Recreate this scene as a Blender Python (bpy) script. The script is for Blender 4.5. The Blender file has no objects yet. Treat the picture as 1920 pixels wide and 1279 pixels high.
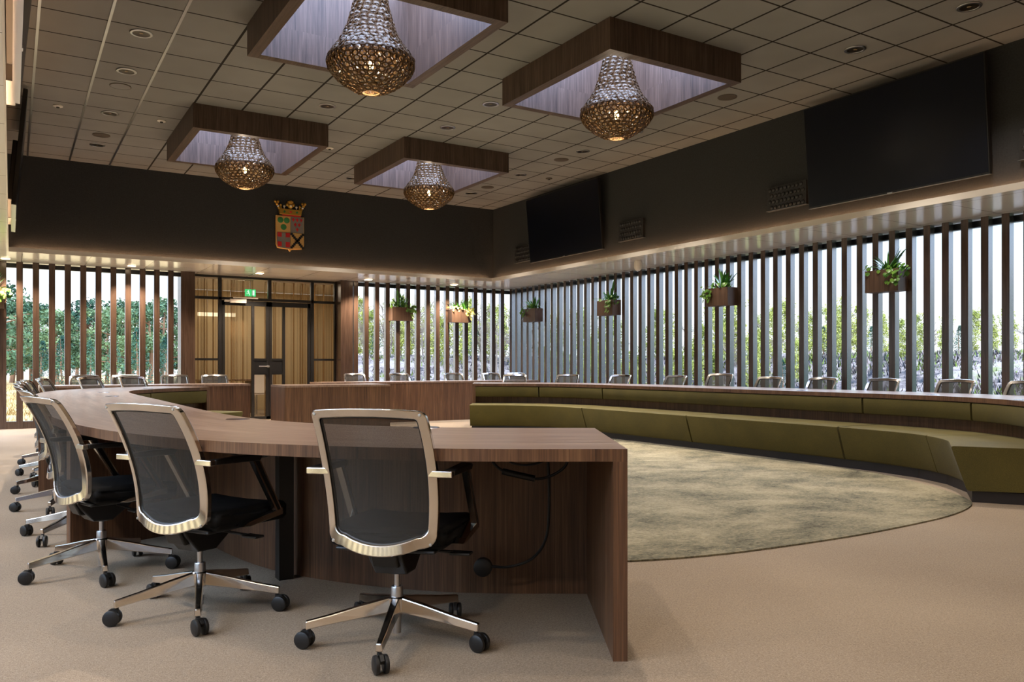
import bpy, bmesh, math, random
from mathutils import Vector, Matrix
R = math.radians
sc = bpy.context.scene
COL = sc.collection
rnd = random.Random(7)

# ------------------------------------------------------------------ helpers
def lin(c):
    return tuple(((v/255)/12.92 if v/255 <= .04045 else ((v/255+.055)/1.055)**2.4) for v in c)

ONES = ['', 'first', 'second', 'third', 'fourth', 'fifth', 'sixth', 'seventh', 'eighth', 'ninth', 'tenth', 'eleventh', 'twelfth',
        'thirteenth', 'fourteenth', 'fifteenth', 'sixteenth', 'seventeenth', 'eighteenth', 'nineteenth']
TENS = {2: ('twentieth', 'twenty'), 3: ('thirtieth', 'thirty'), 4: ('fortieth', 'forty'), 5: ('fiftieth', 'fifty'), 6: ('sixtieth', 'sixty')}
def nth(n):
    if n < 20: return ONES[n]
    a, b = divmod(n, 10)
    return TENS[a][0] if b == 0 else TENS[a][1] + '-' + ONES[b]

class MB:
    """collects faces with uvs; builds ONE mesh object"""
    def __init__(s): s.v = []; s.f = []; s.uv = []; s.mi = []
    def face(s, pts, uv=None, mi=0):
        b = len(s.v); s.v.extend([tuple(p) for p in pts]); s.f.append(tuple(range(b, b+len(pts))))
        if uv is None:
            p0, p1, p2 = Vector(pts[0]), Vector(pts[1]), Vector(pts[2])
            n = (p1-p0).cross(p2-p0)
            if abs(n.z) > max(abs(n.x), abs(n.y)): uv = [(p[1], p[0]) for p in pts]
            elif abs(n.x) > abs(n.y): uv = [(p[1], p[2]) for p in pts]
            else: uv = [(p[0], p[2]) for p in pts]
        s.uv.append(uv); s.mi.append(mi)
    def mesh(s, verts, faces, uvs=None, mi=0):
        b = len(s.v); s.v.extend([tuple(p) for p in verts])
        for k, fc in enumerate(faces):
            s.f.append(tuple(b+i for i in fc)); s.mi.append(mi)
            s.uv.append(uvs[k] if uvs else [(verts[i][0]+verts[i][1], verts[i][2]) for i in fc])
    def box(s, x0, x1, y0, y1, z0, z1, mi=0, M=None, grain=None):
        P = [Vector((x, y, z)) for z in (z0, z1) for y in (y0, y1) for x in (x0, x1)]
        F = [(0, 2, 3, 1), (4, 5, 7, 6), (0, 1, 5, 4), (2, 6, 7, 3), (0, 4, 6, 2), (1, 3, 7, 5)]
        off = rnd.random()*9
        U = []
        for k, fc in enumerate(F):
            if k < 2: U.append([((P[i].y+off, P[i].x) if grain == 'x' else (P[i].x+off, P[i].y)) for i in fc])
            elif k < 4: U.append([((P[i].z+off, P[i].x) if grain == 'h' else (P[i].x+off, P[i].z)) for i in fc])
            else: U.append([((P[i].z+off, P[i].y) if grain == 'h' else (P[i].y+off, P[i].z)) for i in fc])
        if M is not None: P = [M @ p for p in P]
        s.mesh(P, F, U, mi)
    def tube(s, pts, r, n=8, mi=0, cap=True):
        pts = [Vector(p) for p in pts]; m = len(pts)
        rs = r if isinstance(r, (list, tuple)) else [r]*m
        V = []; prev = None
        for i, p in enumerate(pts):
            t = (pts[min(i+1, m-1)]-pts[max(i-1, 0)]).normalized()
            if prev is None:
                a = Vector((0, 0, 1)) if abs(t.z) < .9 else Vector((1, 0, 0))
                u = t.cross(a).normalized()
            else: u = (prev - t*prev.dot(t)).normalized()
            prev = u; w = t.cross(u)
            for k in range(n):
                q = 2*math.pi*k/n; V.append(p + (u*math.cos(q)+w*math.sin(q))*rs[i])
        F = [(i*n+k, i*n+(k+1) % n, (i+1)*n+(k+1) % n, (i+1)*n+k) for i in range(m-1) for k in range(n)]
        if cap: F += [tuple(range(n))[::-1], tuple((m-1)*n+k for k in range(n))]
        s.mesh(V, F, None, mi)
    def lathe(s, prof, n=24, c=(0, 0, 0), mi=0, M=None):
        V = [Vector((c[0]+r*math.cos(2*math.pi*k/n), c[1]+r*math.sin(2*math.pi*k/n), c[2]+z)) for r, z in prof for k in range(n)]
        if M is not None: V = [M @ p for p in V]
        F = [(i*n+k, i*n+(k+1) % n, (i+1)*n+(k+1) % n, (i+1)*n+k) for i in range(len(prof)-1) for k in range(n)]
        s.mesh(V, F, None, mi)
    def prism(s, poly, axis, a, b, mi=0, M=None):
        """poly: list of 2-D points; extruded from a to b along axis ('x','y','z')"""
        def P(p, t):
            v = {'x': (t, p[0], p[1]), 'y': (p[0], t, p[1]), 'z': (p[0], p[1], t)}[axis]
            return M @ Vector(v) if M is not None else Vector(v)
        n = len(poly); V = [P(p, a) for p in poly]+[P(p, b) for p in poly]
        F = [tuple(range(n))[::-1], tuple(range(n, 2*n))]+[(k, (k+1) % n, n+(k+1) % n, n+k) for k in range(n)]
        s.mesh(V, F, None, mi)
    def sweep(s, path, nrm, prof, mi=0, cap=True, flip=False):
        """closed profile [(u,z)] carried along a plan path; u is measured along nrm"""
        m = len(path); n = len(prof); V = []; L = [0]
        for i in range(1, m): L.append(L[-1]+math.dist(path[i], path[i-1]))
        for i in range(m):
            for u, z in prof: V.append((path[i][0]+nrm[i][0]*u, path[i][1]+nrm[i][1]*u, z))
        per = [0]
        for k in range(n): per.append(per[-1]+math.dist(prof[k], prof[(k+1) % n]))
        F = []; U = []
        for i in range(m-1):
            for k in range(n):
                k2 = (k+1) % n
                fc = (i*n+k, i*n+k2, (i+1)*n+k2, (i+1)*n+k)
                hz = abs(prof[k2][1]-prof[k][1]) < abs(prof[k2][0]-prof[k][0])
                q = [(L[i], per[k]), (L[i], per[k+1]), (L[i+1], per[k+1]), (L[i+1], per[k])]
                if hz: q = [(b, a) for a, b in q]
                if flip: fc = fc[::-1]; q = q[::-1]
                F.append(fc); U.append(q)
        s.mesh(V, F, U, mi)
        if cap:
            for i in (0, m-1):
                pts = [V[i*n+k] for k in range(n)]
                if (i == 0) != flip: pts = pts
                else: pts = pts[::-1]
                s.face(pts, [(p[0]+p[1], p[2]) for p in pts], mi)
    def build(s, name, mats, parent=None, smooth=False, bevel=0, sub=0, loc=None, angle=40):
        me = bpy.data.meshes.new(name); me.from_pydata(s.v, [], s.f)
        if not isinstance(mats, (list, tuple)): mats = [mats]
        for m in mats: me.materials.append(m)
        me.polygons.foreach_set('material_index', s.mi)
        ul = me.uv_layers.new(name='UVMap')
        flat = [c for q in s.uv for p in q for c in p]
        ul.data.foreach_set('uv', flat)
        if smooth:
            me.polygons.foreach_set('use_smooth', [True]*len(s.f))
        me.validate(); me.update()
        if smooth and angle < 170:
            me.set_sharp_from_angle(angle=R(angle))
        o = bpy.data.objects.new(name, me); COL.objects.link(o)
        if parent: o.parent = parent
        if loc: o.location = loc
        if bevel:
            b = o.modifiers.new('bevel', 'BEVEL'); b.width = bevel; b.segments = 2; b.limit_method = 'ANGLE'; b.angle_limit = R(50)
        if sub:
            q = o.modifiers.new('sub', 'SUBSURF'); q.levels = sub; q.render_levels = sub
        return o

def tag(o, label, cat, group=None, kind=None):
    if label: o['label'] = label
    if cat: o['category'] = cat
    if group: o['group'] = group
    if kind: o['kind'] = kind
    return o
def thing(name, label, cat, loc=(0, 0, 0), rz=0, group=None, kind=None):
    o = bpy.data.objects.new(name, None); COL.objects.link(o); o.empty_display_size = .1
    o.location = loc; o.rotation_euler = (0, 0, rz)
    return tag(o, label, cat, group, kind)
def struct(o, label=None):
    o['kind'] = 'structure'
    if label: o['label'] = label
    return o
def copy_tree(root, loc, rz, label, base_rz=None):
    r = root.copy(); COL.objects.link(r); r.location = loc; r.rotation_euler = (0, 0, rz); r['label'] = label
    for ch in list(root.children):
        c = ch.copy(); COL.objects.link(c); c.parent = r
        if base_rz is not None and ch.name.split('.')[0] == 'star_base': c.rotation_euler = (0, 0, base_rz)
        for g in list(ch.children):
            d = g.copy(); COL.objects.link(d); d.parent = c
    return r

# ------------------------------------------------------------------ materials
def newmat(name):
    m = bpy.data.materials.new(name); m.use_nodes = True
    nt = m.node_tree; b = nt.nodes['Principled BSDF']
    return m, nt, b
def pmat(name, c, rough=.5, metal=0., spec=.5, emit=None, es=0., trans=0.):
    m, nt, b = newmat(name)
    b.inputs['Base Color'].default_value = (*lin(c), 1); b.inputs['Roughness'].default_value = rough
    b.inputs['Metallic'].default_value = metal; b.inputs['Specular IOR Level'].default_value = spec
    if trans: b.inputs['Transmission Weight'].default_value = trans
    if emit: b.inputs['Emission Color'].default_value = (*lin(emit), 1); b.inputs['Emission Strength'].default_value = es
    return m
def N(nt, t, **k):
    n = nt.nodes.new(t)
    for a, v in k.items(): setattr(n, a, v)
    return n
def ramp(nt, fac, stops):
    r = N(nt, 'ShaderNodeValToRGB'); e = r.color_ramp.elements
    while len(e) < len(stops): e.new(.5)
    for i, (p, c) in enumerate(stops): e[i].position = p; e[i].color = (*lin(c), 1)
    nt.links.new(fac, r.inputs['Fac']); return r.outputs['Color']
def mapping(nt, src, scale):
    mp = N(nt, 'ShaderNodeMapping'); mp.inputs['Scale'].default_value = scale
    nt.links.new(src, mp.inputs['Vector']); return mp.outputs['Vector']
def noise(nt, vec, scale, detail=3, rough=.55, dist=0):
    n = N(nt, 'ShaderNodeTexNoise'); n.inputs['Scale'].default_value = scale; n.inputs['Detail'].default_value = detail
    n.inputs['Roughness'].default_value = rough; n.inputs['Distortion'].default_value = dist
    nt.links.new(vec, n.inputs['Vector']); return n.outputs['Fac']
def mixc(nt, a, b, f, mode='MIX'):
    m = N(nt, 'ShaderNodeMix', data_type='RGBA', blend_type=mode)
    for s, v in ((m.inputs[0], f), (m.inputs[6], a), (m.inputs[7], b)):
        if isinstance(v, (float, int)): s.default_value = v
        elif isinstance(v, tuple): s.default_value = (*v, 1)
        else: nt.links.new(v, s)
    return m.outputs[2]
def math_(nt, op, a, b=None):
    m = N(nt, 'ShaderNodeMath', operation=op)
    for s, v in ((m.inputs[0], a), (m.inputs[1], b)):
        if v is None: continue
        if isinstance(v, (float, int)): s.default_value = v
        else: nt.links.new(v, s)
    return m.outputs[0]

def walnut(name, dark, mid, light, rough=.42, spec=.4, sx=95, coat=0.):
    m, nt, b = newmat(name)
    uv = N(nt, 'ShaderNodeUVMap').outputs[0]
    fine = noise(nt, mapping(nt, uv, (sx, 2.2, 1)), 1, 5, .62, .6)
    broad = noise(nt, mapping(nt, uv, (9, .35, 1)), 1, 2, .5, 1.2)
    f = math_(nt, 'ADD', math_(nt, 'MULTIPLY', fine, .62), math_(nt, 'MULTIPLY', broad, .38))
    col = ramp(nt, f, [(.30, dark), (.50, mid), (.70, light)])
    nt.links.new(col, b.inputs['Base Color'])
    b.inputs['Roughness'].default_value = rough; b.inputs['Specular IOR Level'].default_value = spec
    b.inputs['Coat Weight'].default_value = coat; b.inputs['Coat Roughness'].default_value = .15
    return m
WAL = walnut('walnut laminate', (52, 34, 23), (95, 66, 46), (130, 96, 68))
WALT = walnut('walnut table top', (98, 76, 62), (132, 107, 90), (160, 136, 119), .30, .5, 42)
SLAT = walnut('walnut slat', (46, 34, 28), (74, 57, 47), (95, 76, 64), .22, .6, 60)
COFF = walnut('walnut coffer', (52, 39, 32), (86, 69, 59), (112, 92, 80), .45, .35, 55)
ALU = pmat('polished aluminium', (222, 216, 208), .13, 1)
ALUD = pmat('satin aluminium', (190, 190, 192), .3, 1)
BLACK = pmat('black plastic', (22, 21, 20), .42)
BLACKF = pmat('black seat fabric', (17, 16, 15), .85, 0, .2)
FRAMEBLK = pmat('black steel frame', (24, 23, 23), .4)
DARKW = None

def fabric_mesh():
    m, nt, b = newmat('woven chair mesh')
    b.inputs['Base Color'].default_value = (*lin((47, 44, 39)), 1); b.inputs['Roughness'].default_value = .75
    tr = N(nt, 'ShaderNodeBsdfTransparent'); mx = N(nt, 'ShaderNodeMixShader')
    tc = N(nt, 'ShaderNodeTexCoord').outputs['Object']
    f = noise(nt, mapping(nt, tc, (420, 420, 900)), 1, 1)
    fac = math_(nt, 'ADD', math_(nt, 'MULTIPLY', f, .3), .58)
    nt.links.new(fac, mx.inputs[0]); nt.links.new(tr.outputs[0], mx.inputs[1]); nt.links.new(b.outputs[0], mx.inputs[2])
    nt.links.new(mx.outputs[0], nt.nodes['Material Output'].inputs[0]); return m
MESHF = fabric_mesh()

def glassmat(name, tint=(1, 1, 1), refl=.06, rough=0.0):
    m, nt, b = newmat(name); nt.nodes.remove(b)
    tr = N(nt, 'ShaderNodeBsdfTransparent'); tr.inputs[0].default_value = (*tint, 1)
    gl = N(nt, 'ShaderNodeBsdfGlossy'); gl.inputs['Roughness'].default_value = rough
    mx = N(nt, 'ShaderNodeMixShader'); fr = N(nt, 'ShaderNodeLayerWeight'); fr.inputs[0].default_value = .25
    fac = math_(nt, 'MULTIPLY', fr.outputs['Fresnel'], refl*4)
    nt.links.new(fac, mx.inputs[0]); nt.links.new(tr.outputs[0], mx.inputs[1]); nt.links.new(gl.outputs[0], mx.inputs[2])
    nt.links.new(mx.outputs[0], nt.nodes['Material Output'].inputs[0]); return m
GLASS = glassmat('window glass', (.97, .985, .985), .05)
DOORGLASS = glassmat('door glass', (.96, .95, .93), .2)

def carpet():
    m, nt, b = newmat('beige carpet'); tc = N(nt, 'ShaderNodeTexCoord').outputs['Object']
    a = noise(nt, mapping(nt, tc, (100, 320, 1)), 1, 4, .7, .8); c = noise(nt, mapping(nt, tc, (320, 110, 1)), 1, 3, .7, .8)
    d = noise(nt, tc, .7, 2)
    f = math_(nt, 'ADD', math_(nt, 'MULTIPLY', math_(nt, 'ADD', a, c), .42), math_(nt, 'MULTIPLY', d, .16))
    col = ramp(nt, f, [(.34, (103, 90, 76)), (.5, (147, 131, 112)), (.66, (179, 162, 140))])
    nt.links.new(col, b.inputs['Base Color']); b.inputs['Roughness'].default_value = .95; b.inputs['Specular IOR Level'].default_value = .1
    bp = N(nt, 'ShaderNodeBump'); bp.inputs['Strength'].default_value = .25; bp.inputs['Distance'].default_value = .004
    nt.links.new(a, bp.inputs['Height']); nt.links.new(bp.outputs[0], b.inputs['Normal']); return m
def rugmat():
    m, nt, b = newmat('mottled green rug'); tc = N(nt, 'ShaderNodeTexCoord').outputs['Object']
    big = noise(nt, mapping(nt, tc, (1.0, 1.25, 1)), 1.5, 8, .72, .35); fine = noise(nt, mapping(nt, tc, (30, 44, 1)), 1, 5, .75, .8)
    f = math_(nt, 'ADD', math_(nt, 'MULTIPLY', big, .6), math_(nt, 'MULTIPLY', fine, .4))
    col = ramp(nt, f, [(.35, (54, 54, 47)), (.45, (110, 105, 87)), (.54, (143, 134, 110)), (.66, (168, 157, 131))])
    nt.links.new(col, b.inputs['Base Color']); b.inputs['Roughness'].default_value = .95; b.inputs['Specular IOR Level'].default_value = .1
    return m
def olive():
    m, nt, b = newmat('olive wool upholstery'); tc = N(nt, 'ShaderNodeTexCoord').outputs['Object']
    a = noise(nt, tc, 260, 2, .6); d = noise(nt, tc, 3, 3)
    f = math_(nt, 'ADD', math_(nt, 'MULTIPLY', a, .7), math_(nt, 'MULTIPLY', d, .3))
    col = ramp(nt, f, [(.3, (62, 55, 17)), (.52, (84, 74, 25)), (.72, (103, 92, 38))])
    nt.links.new(col, b.inputs['Base Color']); b.inputs['Roughness'].default_value = .9
    b.inputs['Sheen Weight'].default_value = .04; b.inputs['Sheen Roughness'].default_value = .5
    return m
CARPET = carpet(); RUG = rugmat(); OLIVE = olive()

def tilemat():
    m, nt, b = newmat('grey ceiling tile'); tc = N(nt, 'ShaderNodeTexCoord').outputs['Object']
    sp = N(nt, 'ShaderNodeSeparateXYZ'); nt.links.new(tc, sp.inputs[0])
    def line(o, off, pitch, w):
        f = math_(nt, 'FRACT', math_(nt, 'ADD', math_(nt, 'DIVIDE', math_(nt, 'SUBTRACT', o, off), pitch), 40.5))
        return math_(nt, 'LESS_THAN', math_(nt, 'ABSOLUTE', math_(nt, 'SUBTRACT', f, .5)), w/pitch/2)
    g = math_(nt, 'MAXIMUM', line(sp.outputs[0], .215, .5575, .024), line(sp.outputs[1], 4.32, .572, .020))
    n = noise(nt, tc, 1.3, 2)
    base = ramp(nt, n, [(.3, (142, 141, 140)), (.7, (153, 152, 151))])
    col = mixc(nt, base, lin((40, 34, 29)), g)
    nt.links.new(col, b.inputs['Base Color']); b.inputs['Roughness'].default_value = .8; b.inputs['Specular IOR Level'].default_value = .2
    return m
def panelmat():
    m, nt, b = newmat('white perimeter ceiling panel'); tc = N(nt, 'ShaderNodeTexCoord').outputs['Object']
    sp = N(nt, 'ShaderNodeSeparateXYZ'); nt.links.new(tc, sp.inputs[0])
    def line(o, off, pitch, w):
        f = math_(nt, 'FRACT', math_(nt, 'ADD', math_(nt, 'DIVIDE', math_(nt, 'SUBTRACT', o, off), pitch), 40.5))
        return math_(nt, 'LESS_THAN', math_(nt, 'ABSOLUTE', math_(nt, 'SUBTRACT', f, .5)), w/pitch/2)
    g = math_(nt, 'MAXIMUM', line(sp.outputs[0], .15, .92, .012), line(sp.outputs[1], .31, .92, .012))
    col = mixc(nt, lin((236, 233, 230)), lin((150, 144, 138)), g)
    nt.links.new(col, b.inputs['Base Color']); b.inputs['Roughness'].default_value = .17; b.inputs['Specular IOR Level'].default_value = .42
    return m
TILE = tilemat(); PANEL = panelmat()
def darkwall():
    m, nt, b = newmat('charcoal textured plaster'); tc = N(nt, 'ShaderNodeTexCoord').outputs['Object']
    n = noise(nt, tc, 60, 3)
    col = ramp(nt, n, [(.3, (57, 58, 60)), (.7, (65, 66, 68))]); nt.links.new(col, b.inputs['Base Color'])
    b.inputs['Roughness'].default_value = .9; b.inputs['Specular IOR Level'].default_value = .15
    bp = N(nt, 'ShaderNodeBump'); bp.inputs['Strength'].default_value = .3; bp.inputs['Distance'].default_value = .01
    nt.links.new(n, bp.inputs['Height']); nt.links.new(bp.outputs[0], b.inputs['Normal']); return m
DARKW = darkwall()
WHITE = pmat('white painted trim', (236, 229, 220), .35)
BEIGE = pmat('beige painted wall', (196, 180, 160), .8)
WINBLK = pmat('dark window profile', (30, 34, 40), .4)
def emis(name, c, s):
    m, nt, b = newmat(name); nt.nodes.remove(b)
    e = N(nt, 'ShaderNodeEmission'); e.inputs[0].default_value = (*lin(c), 1); e.inputs[1].default_value = s
    nt.links.new(e.outputs[0], nt.nodes['Material Output'].inputs[0]); return m
LED = emis('warm cove LED', (255, 200, 148), 18)
LAMP = emis('downlight lens', (255, 226, 186), 9)
SKYL = emis('skylight panel', (190, 210, 255), 8.5)
BULB = emis('warm bulb', (255, 206, 140), 30)
SCREEN = pmat('unlit glossy screen', (9, 14, 27), .32, 0, .3)  # blue of the reflected sky is put into the base colour

# ------------------------------------------------------------------ camera
F_PX, W_PX, H_PX, HORIZ = 1530.0, 1920.0, 1279.0, 686.0
YAW = math.atan(940/1530)
cam = bpy.data.cameras.new('camera'); cam.sensor_width = 36; cam.lens = F_PX/W_PX*36
cam.shift_y = (HORIZ-H_PX/2)/W_PX; cam.clip_start = .05; cam.clip_end = 600
co = bpy.data.objects.new('camera', cam); COL.objects.link(co)
co.location = (0, 0, 1.03); co.rotation_euler = (R(90), 0, -YAW); sc.camera = co
SA, CA = math.sin(YAW), math.cos(YAW)

# ------------------------------------------------------------------ room shell
XL, XR, YF, YB = -1.13, 9.45, -.95, 15.57      # slat faces / walls
ZP, ZC = 2.73, 4.2                              # perimeter ceiling, main ceiling
BX0, BX1, BY0, BY1 = -.10, 8.35, .40, 14.32     # dark upper wall faces
COF = [(1.87, 3.55, 5.84, 7.74), (4.63, 6.32, 5.84, 7.74), (1.87, 3.55, 10.38, 12.31), (4.63, 6.32, 10.38, 12.31)]

m = MB(); m.box(XL-.3, XR+.35, YF-.3, YB+.30, -.12, 0); struct(m.build('floor', CARPET))
m = MB(); m.prism([(2.72, YB+.30), (5.78, YB+.30), (6.95, 19.55), (3.35, 19.55)], 'z', -.12, 0); struct(m.build('floor_hall', CARPET))
m = MB()
xs = sorted({BX0-.1, BX1+.1, *[c[0]+.06 for c in COF[:2]], *[c[1]-.06 for c in COF[:2]]})
ys = sorted({BY0-.1, BY1+.1, *[c[2]+.06 for c in COF[::2]], *[c[3]-.06 for c in COF[::2]]})
for i in range(len(xs)-1):
    for j in range(len(ys)-1):
        cx, cy = (xs[i]+xs[i+1])/2, (ys[j]+ys[j+1])/2
        if any(c[0] < cx < c[1] and c[2] < cy < c[3] for c in COF): continue
        m.box(xs[i], xs[i+1], ys[j], ys[j+1], ZC, ZC+.05)
struct(m.build('ceiling', TILE))
for k, x in enumerate((.215, .7725, 1.33)):
    m = MB(); m.box(x-.012, x+.012, BY0, BY1, ZC-.006, ZC-.0005); struct(m.build('trim_%d' % (k+1), ALUD))
# perimeter ceiling bands
LW = .075
for nm, b in (('ceiling_left', (XL-.3, BX0+LW-.012, YF-.3, YB+.45)), ('ceiling_right', (BX1-LW+.012, XR+.3, YF-.3, YB+.45)),
              ('ceiling_back', (BX0+LW-.012, BX1-LW+.012, BY1-LW+.012, YB+.45)), ('ceiling_front', (BX0+LW-.012, BX1-LW+.012, YF-.3, BY0+LW-.012))):
    m = MB(); m.box(b[0], b[1], b[2], b[3], ZP, ZP+.02); struct(m.build(nm, PANEL))
# lip around the raised ceiling (closed ring with a raised edge that hides the cove lights)
m = MB(); LH = .068
m.box(BX0+LW-.012, BX0+LW, BY0+LW, BY1-LW, ZP, ZP+LH); m.box(BX1-LW, BX1-LW+.012, BY0+LW, BY1-LW, ZP, ZP+LH)
m.box(BX0+LW-.012, BX1-LW+.012, BY1-LW, BY1-LW+.012, ZP, ZP+LH); m.box(BX0+LW-.012, BX1-LW+.012, BY0+LW-.012, BY0+LW, ZP, ZP+LH)
struct(m.build('trim_4', WHITE))
# dark upper walls
def wallbox(name, b, mat): 
    m = MB(); m.box(*b); return struct(m.build(name, mat))
wallbox('wall_upper_left', (BX0-.1, BX0, BY0-.1, BY1+.1, ZP+.02, ZC), DARKW)
wallbox('wall_upper_right', (BX1, BX1+.1, BY0-.1, BY1+.1, ZP+.02, ZC), DARKW)
wallbox('wall_upper_back', (BX0, BX1, BY1, BY1+.1, ZP+.02, ZC), DARKW)
wallbox('wall_upper_front', (BX0, BX1, BY0-.1, BY0, ZP+.02, ZC), DARKW)
# cove light strips lying behind the lip
def strip(name, label, b):
    m = MB(); m.box(*b); return tag(m.build(name, LED), label, 'light strip', 'warm cove light strips')
e = .012
strip('cove_light_strip', 'warm light strip hidden on the ledge below the crest wall', (.05, BX1-.13, BY1-LW+e+.008, BY1-LW+e+.02, ZP+.0205, ZP+.03))
strip('cove_light_strip', 'warm light strip hidden on the ledge below the two right screens', (BX1-LW+e+.008, BX1-LW+e+.02, .55, BY1-.13, ZP+.0205, ZP+.03))
strip('cove_light_strip', 'warm light strip hidden on the ledge below the left screens', (BX0+LW-e-.02, BX0+LW-e-.008, .55, BY1-.13, ZP+.0205, ZP+.03))

# solid outer walls that are behind the camera or outside the frame
wallbox('wall_front', (XL-.3, XR+.3, YF-.2, YF, 0, ZP), BEIGE)
wallbox('wall_left', (XL-.2, XL, YF, .2, 0, ZP), BEIGE)
wallbox('wall_right', (XR, XR+.2, YF, 2.68, 0, ZP), BEIGE)

# windows -------------------------------------------------------------
def window(name, axis, a0, a1, face, out, zsill=.12):
    """out = +1 / -1: outward direction; face = plane of the slat fronts"""
    r = struct(bpy.data.objects.new(name, None)); COL.objects.link(r)
    g0 = face+out*.16
    def bx(m, p0, p1, q0, q1, z0, z1):
        q0, q1 = sorted((q0, q1))
        if axis == 'x': m.box(p0, p1, q0, q1, z0, z1)
        else: m.box(q0, q1, p0, p1, z0, z1)
    m = MB(); bx(m, a0, a1, g0, g0+out*.008, .1, ZP-.02); m.build('glass_pane', GLASS, r)
    m = MB(); bx(m, a0, a1, g0-out*.02, g0+out*.05, ZP-.085, ZP-.012); bx(m, a0, a1, g0-out*.02, g0+out*.05, .0, .10)
    m.build('window_frame', WINBLK, r)
    m = MB(); bx(m, a0, a1, face+out*.012, g0-out*.02, 0, zsill); m.build('sill', SLAT, r)
    return r
window('window_1', 'x', XL, 2.62, YB, 1)
window('window_2', 'x', 5.60, XR+.16, YB, 1)
window('window_3', 'y', 2.68, YB+.16, XR, 1)
window('window_4', 'y', .2, YB, XL, -1)

FIN = pmat('brushed metal slat side', (158, 158, 168), .22, .9)
def slat(x0, x1, y0, y1, label, group):
    m = MB(); m.box(x0, x1, y0, y1, .0, ZP-.001)
    for k in ((4, 5) if 'back' in group else (2, 3)): m.mi[k] = 1      # the two side faces are metal
    return tag(m.build('wooden_slat', [SLAT, FIN]), label, 'slat', group)
n = 0
for k in range(-5, 12):
    x = .125+.2308*k-.046
    if x < XL: continue
    if x > 2.45: continue
    n += 1
    slat(x, x+.092, YB, YB+.09, 'upright walnut slat, %s from the left on the back left window' % nth(n), 'slats on the back left window')
xs_ = [5.90-.05+.2283*k for k in range(16)]
for k, x in enumerate(xs_):
    if x+.09 > XR: break
    slat(x, x+.09, YB, YB+.09, 'upright walnut slat, %s from the glass door on the back right window' % nth(k+1), 'slats on the back right window')
k = 0; y = 4.913+.2297*46
ylist = [4.913-.085+.22965*i for i in range(46, -9, -1)]
for y in ylist:
    if y+.085 > YB-.02: continue
    k += 1
    slat(XR, XR+.09, y, y+.085, 'upright walnut slat, %s from the far corner on the right window' % nth(k), 'slats on the right window')
k = 0
for i in range(60):
    y = .2+.2297*i
    if y > 13.9: break
    k += 1
    slat(XL-.09, XL, y, y+.085, 'upright walnut slat on the left window beside the camera, %s along' % nth(k), 'slats on the left window')
# corner posts flanking the glass doors
for nm, x0, x1, lb in (('corner_post', 2.60, 2.84, 'wide walnut post left of the glass doors'), ('corner_post', 5.58, 5.83, 'wide walnut post right of the glass doors')):
    m = MB(); m.box(x0, x1, YB, YB+.33, 0, ZP-.001); tag(m.build(nm, SLAT), lb, 'post', 'posts beside the glass doors')

# ------------------------------------------------------------------ glass doors and hall behind
YD = 15.86
D = struct(bpy.data.objects.new('door_1', None), 'black steel framed glass double doors with side panes'); COL.objects.link(D)
def dbox(name, bs, mat=FRAMEBLK, par=D, bevel=0, label=None):
    m = MB()
    for b in bs: m.box(*b)
    o = m.build(name, mat, par, bevel=bevel)
    if label: o['label'] = label
    return o
y0, y1 = YD-.03, YD+.03
dbox('door_frame', [(2.85, 2.885, y0, y1, 0, 2.72), (5.54, 5.575, y0, y1, 0, 2.72), (2.885, 5.54, y0, y1, 2.68, 2.72),
                    (2.885, 5.54, y0, y1, 2.27, 2.32), (3.30, 3.36, y0, y1, 0, 2.68), (5.06, 5.12, y0, y1, 0, 2.68),
                    (4.22, 4.285, y0, y1, 2.32, 2.68), (2.885, 3.30, y0, y1, 1.13, 1.17), (5.12, 5.54, y0, y1, 1.13, 1.17),
                    (2.885, 3.30, y0, y1, 0, .05), (5.12, 5.54, y0, y1, 0, .05)])
for x0, x1, xa, xb in ((3.37, 4.235, 3.93, 4.20), (4.245, 5.05, 4.285, 4.52)):
    lf = dbox('door_leaf', [(x0, x0+.05, y0, y1, .01, 2.26), (x1-.05, x1, y0, y1, .01, 2.26), (x0, x1, y0, y1, 2.17, 2.26), (x0, x1, y0, y1, .01, .06),
                            ((xa-.02, xa+.03, y0, y1, .06, 2.17) if x0 < 4 else (xb-.02, xb+.03, y0, y1, .06, 2.17))])
    dbox('lock_panel', [(xa, xb, y0+.008, y1-.008, .88, 1.16), (xa, xb, y0-.004, y1, 1.13, 1.17), (xa, xb, y0-.004, y1, .86, .90)], FRAMEBLK, lf)
    m = MB(); m.face([(x0, YD, .05), (x1, YD, .05), (x1, YD, 2.2), (x0, YD, 2.2)]); m.build('glass_pane', DOORGLASS, lf)
m = MB(); m.lathe([(0, -.012), (.028, -.012), (.028, .012), (0, .012)], 20, M=Matrix.Translation((4.215, y0-.012, 1.02)) @ Matrix.Rotation(R(90), 4, 'X'))
m.tube([(4.215, y0-.02, 1.02), (4.215, y0-.06, 1.02), (4.20, y0-.065, 1.02), (4.03, y0-.065, 1.02)], .011, 10)
m.build('door_handle', ALUD, D, smooth=True)
m = MB(); m.box(3.50, 3.80, y0-.06, y0, 2.215, 2.285); m.box(3.56, 4.02, y0-.05, y0-.02, 2.30, 2.325); m.box(3.40, 3.50, y0-.045, y0, 2.23, 2.27); m.build('door_closer', WHITE, D, bevel=.006)
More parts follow.
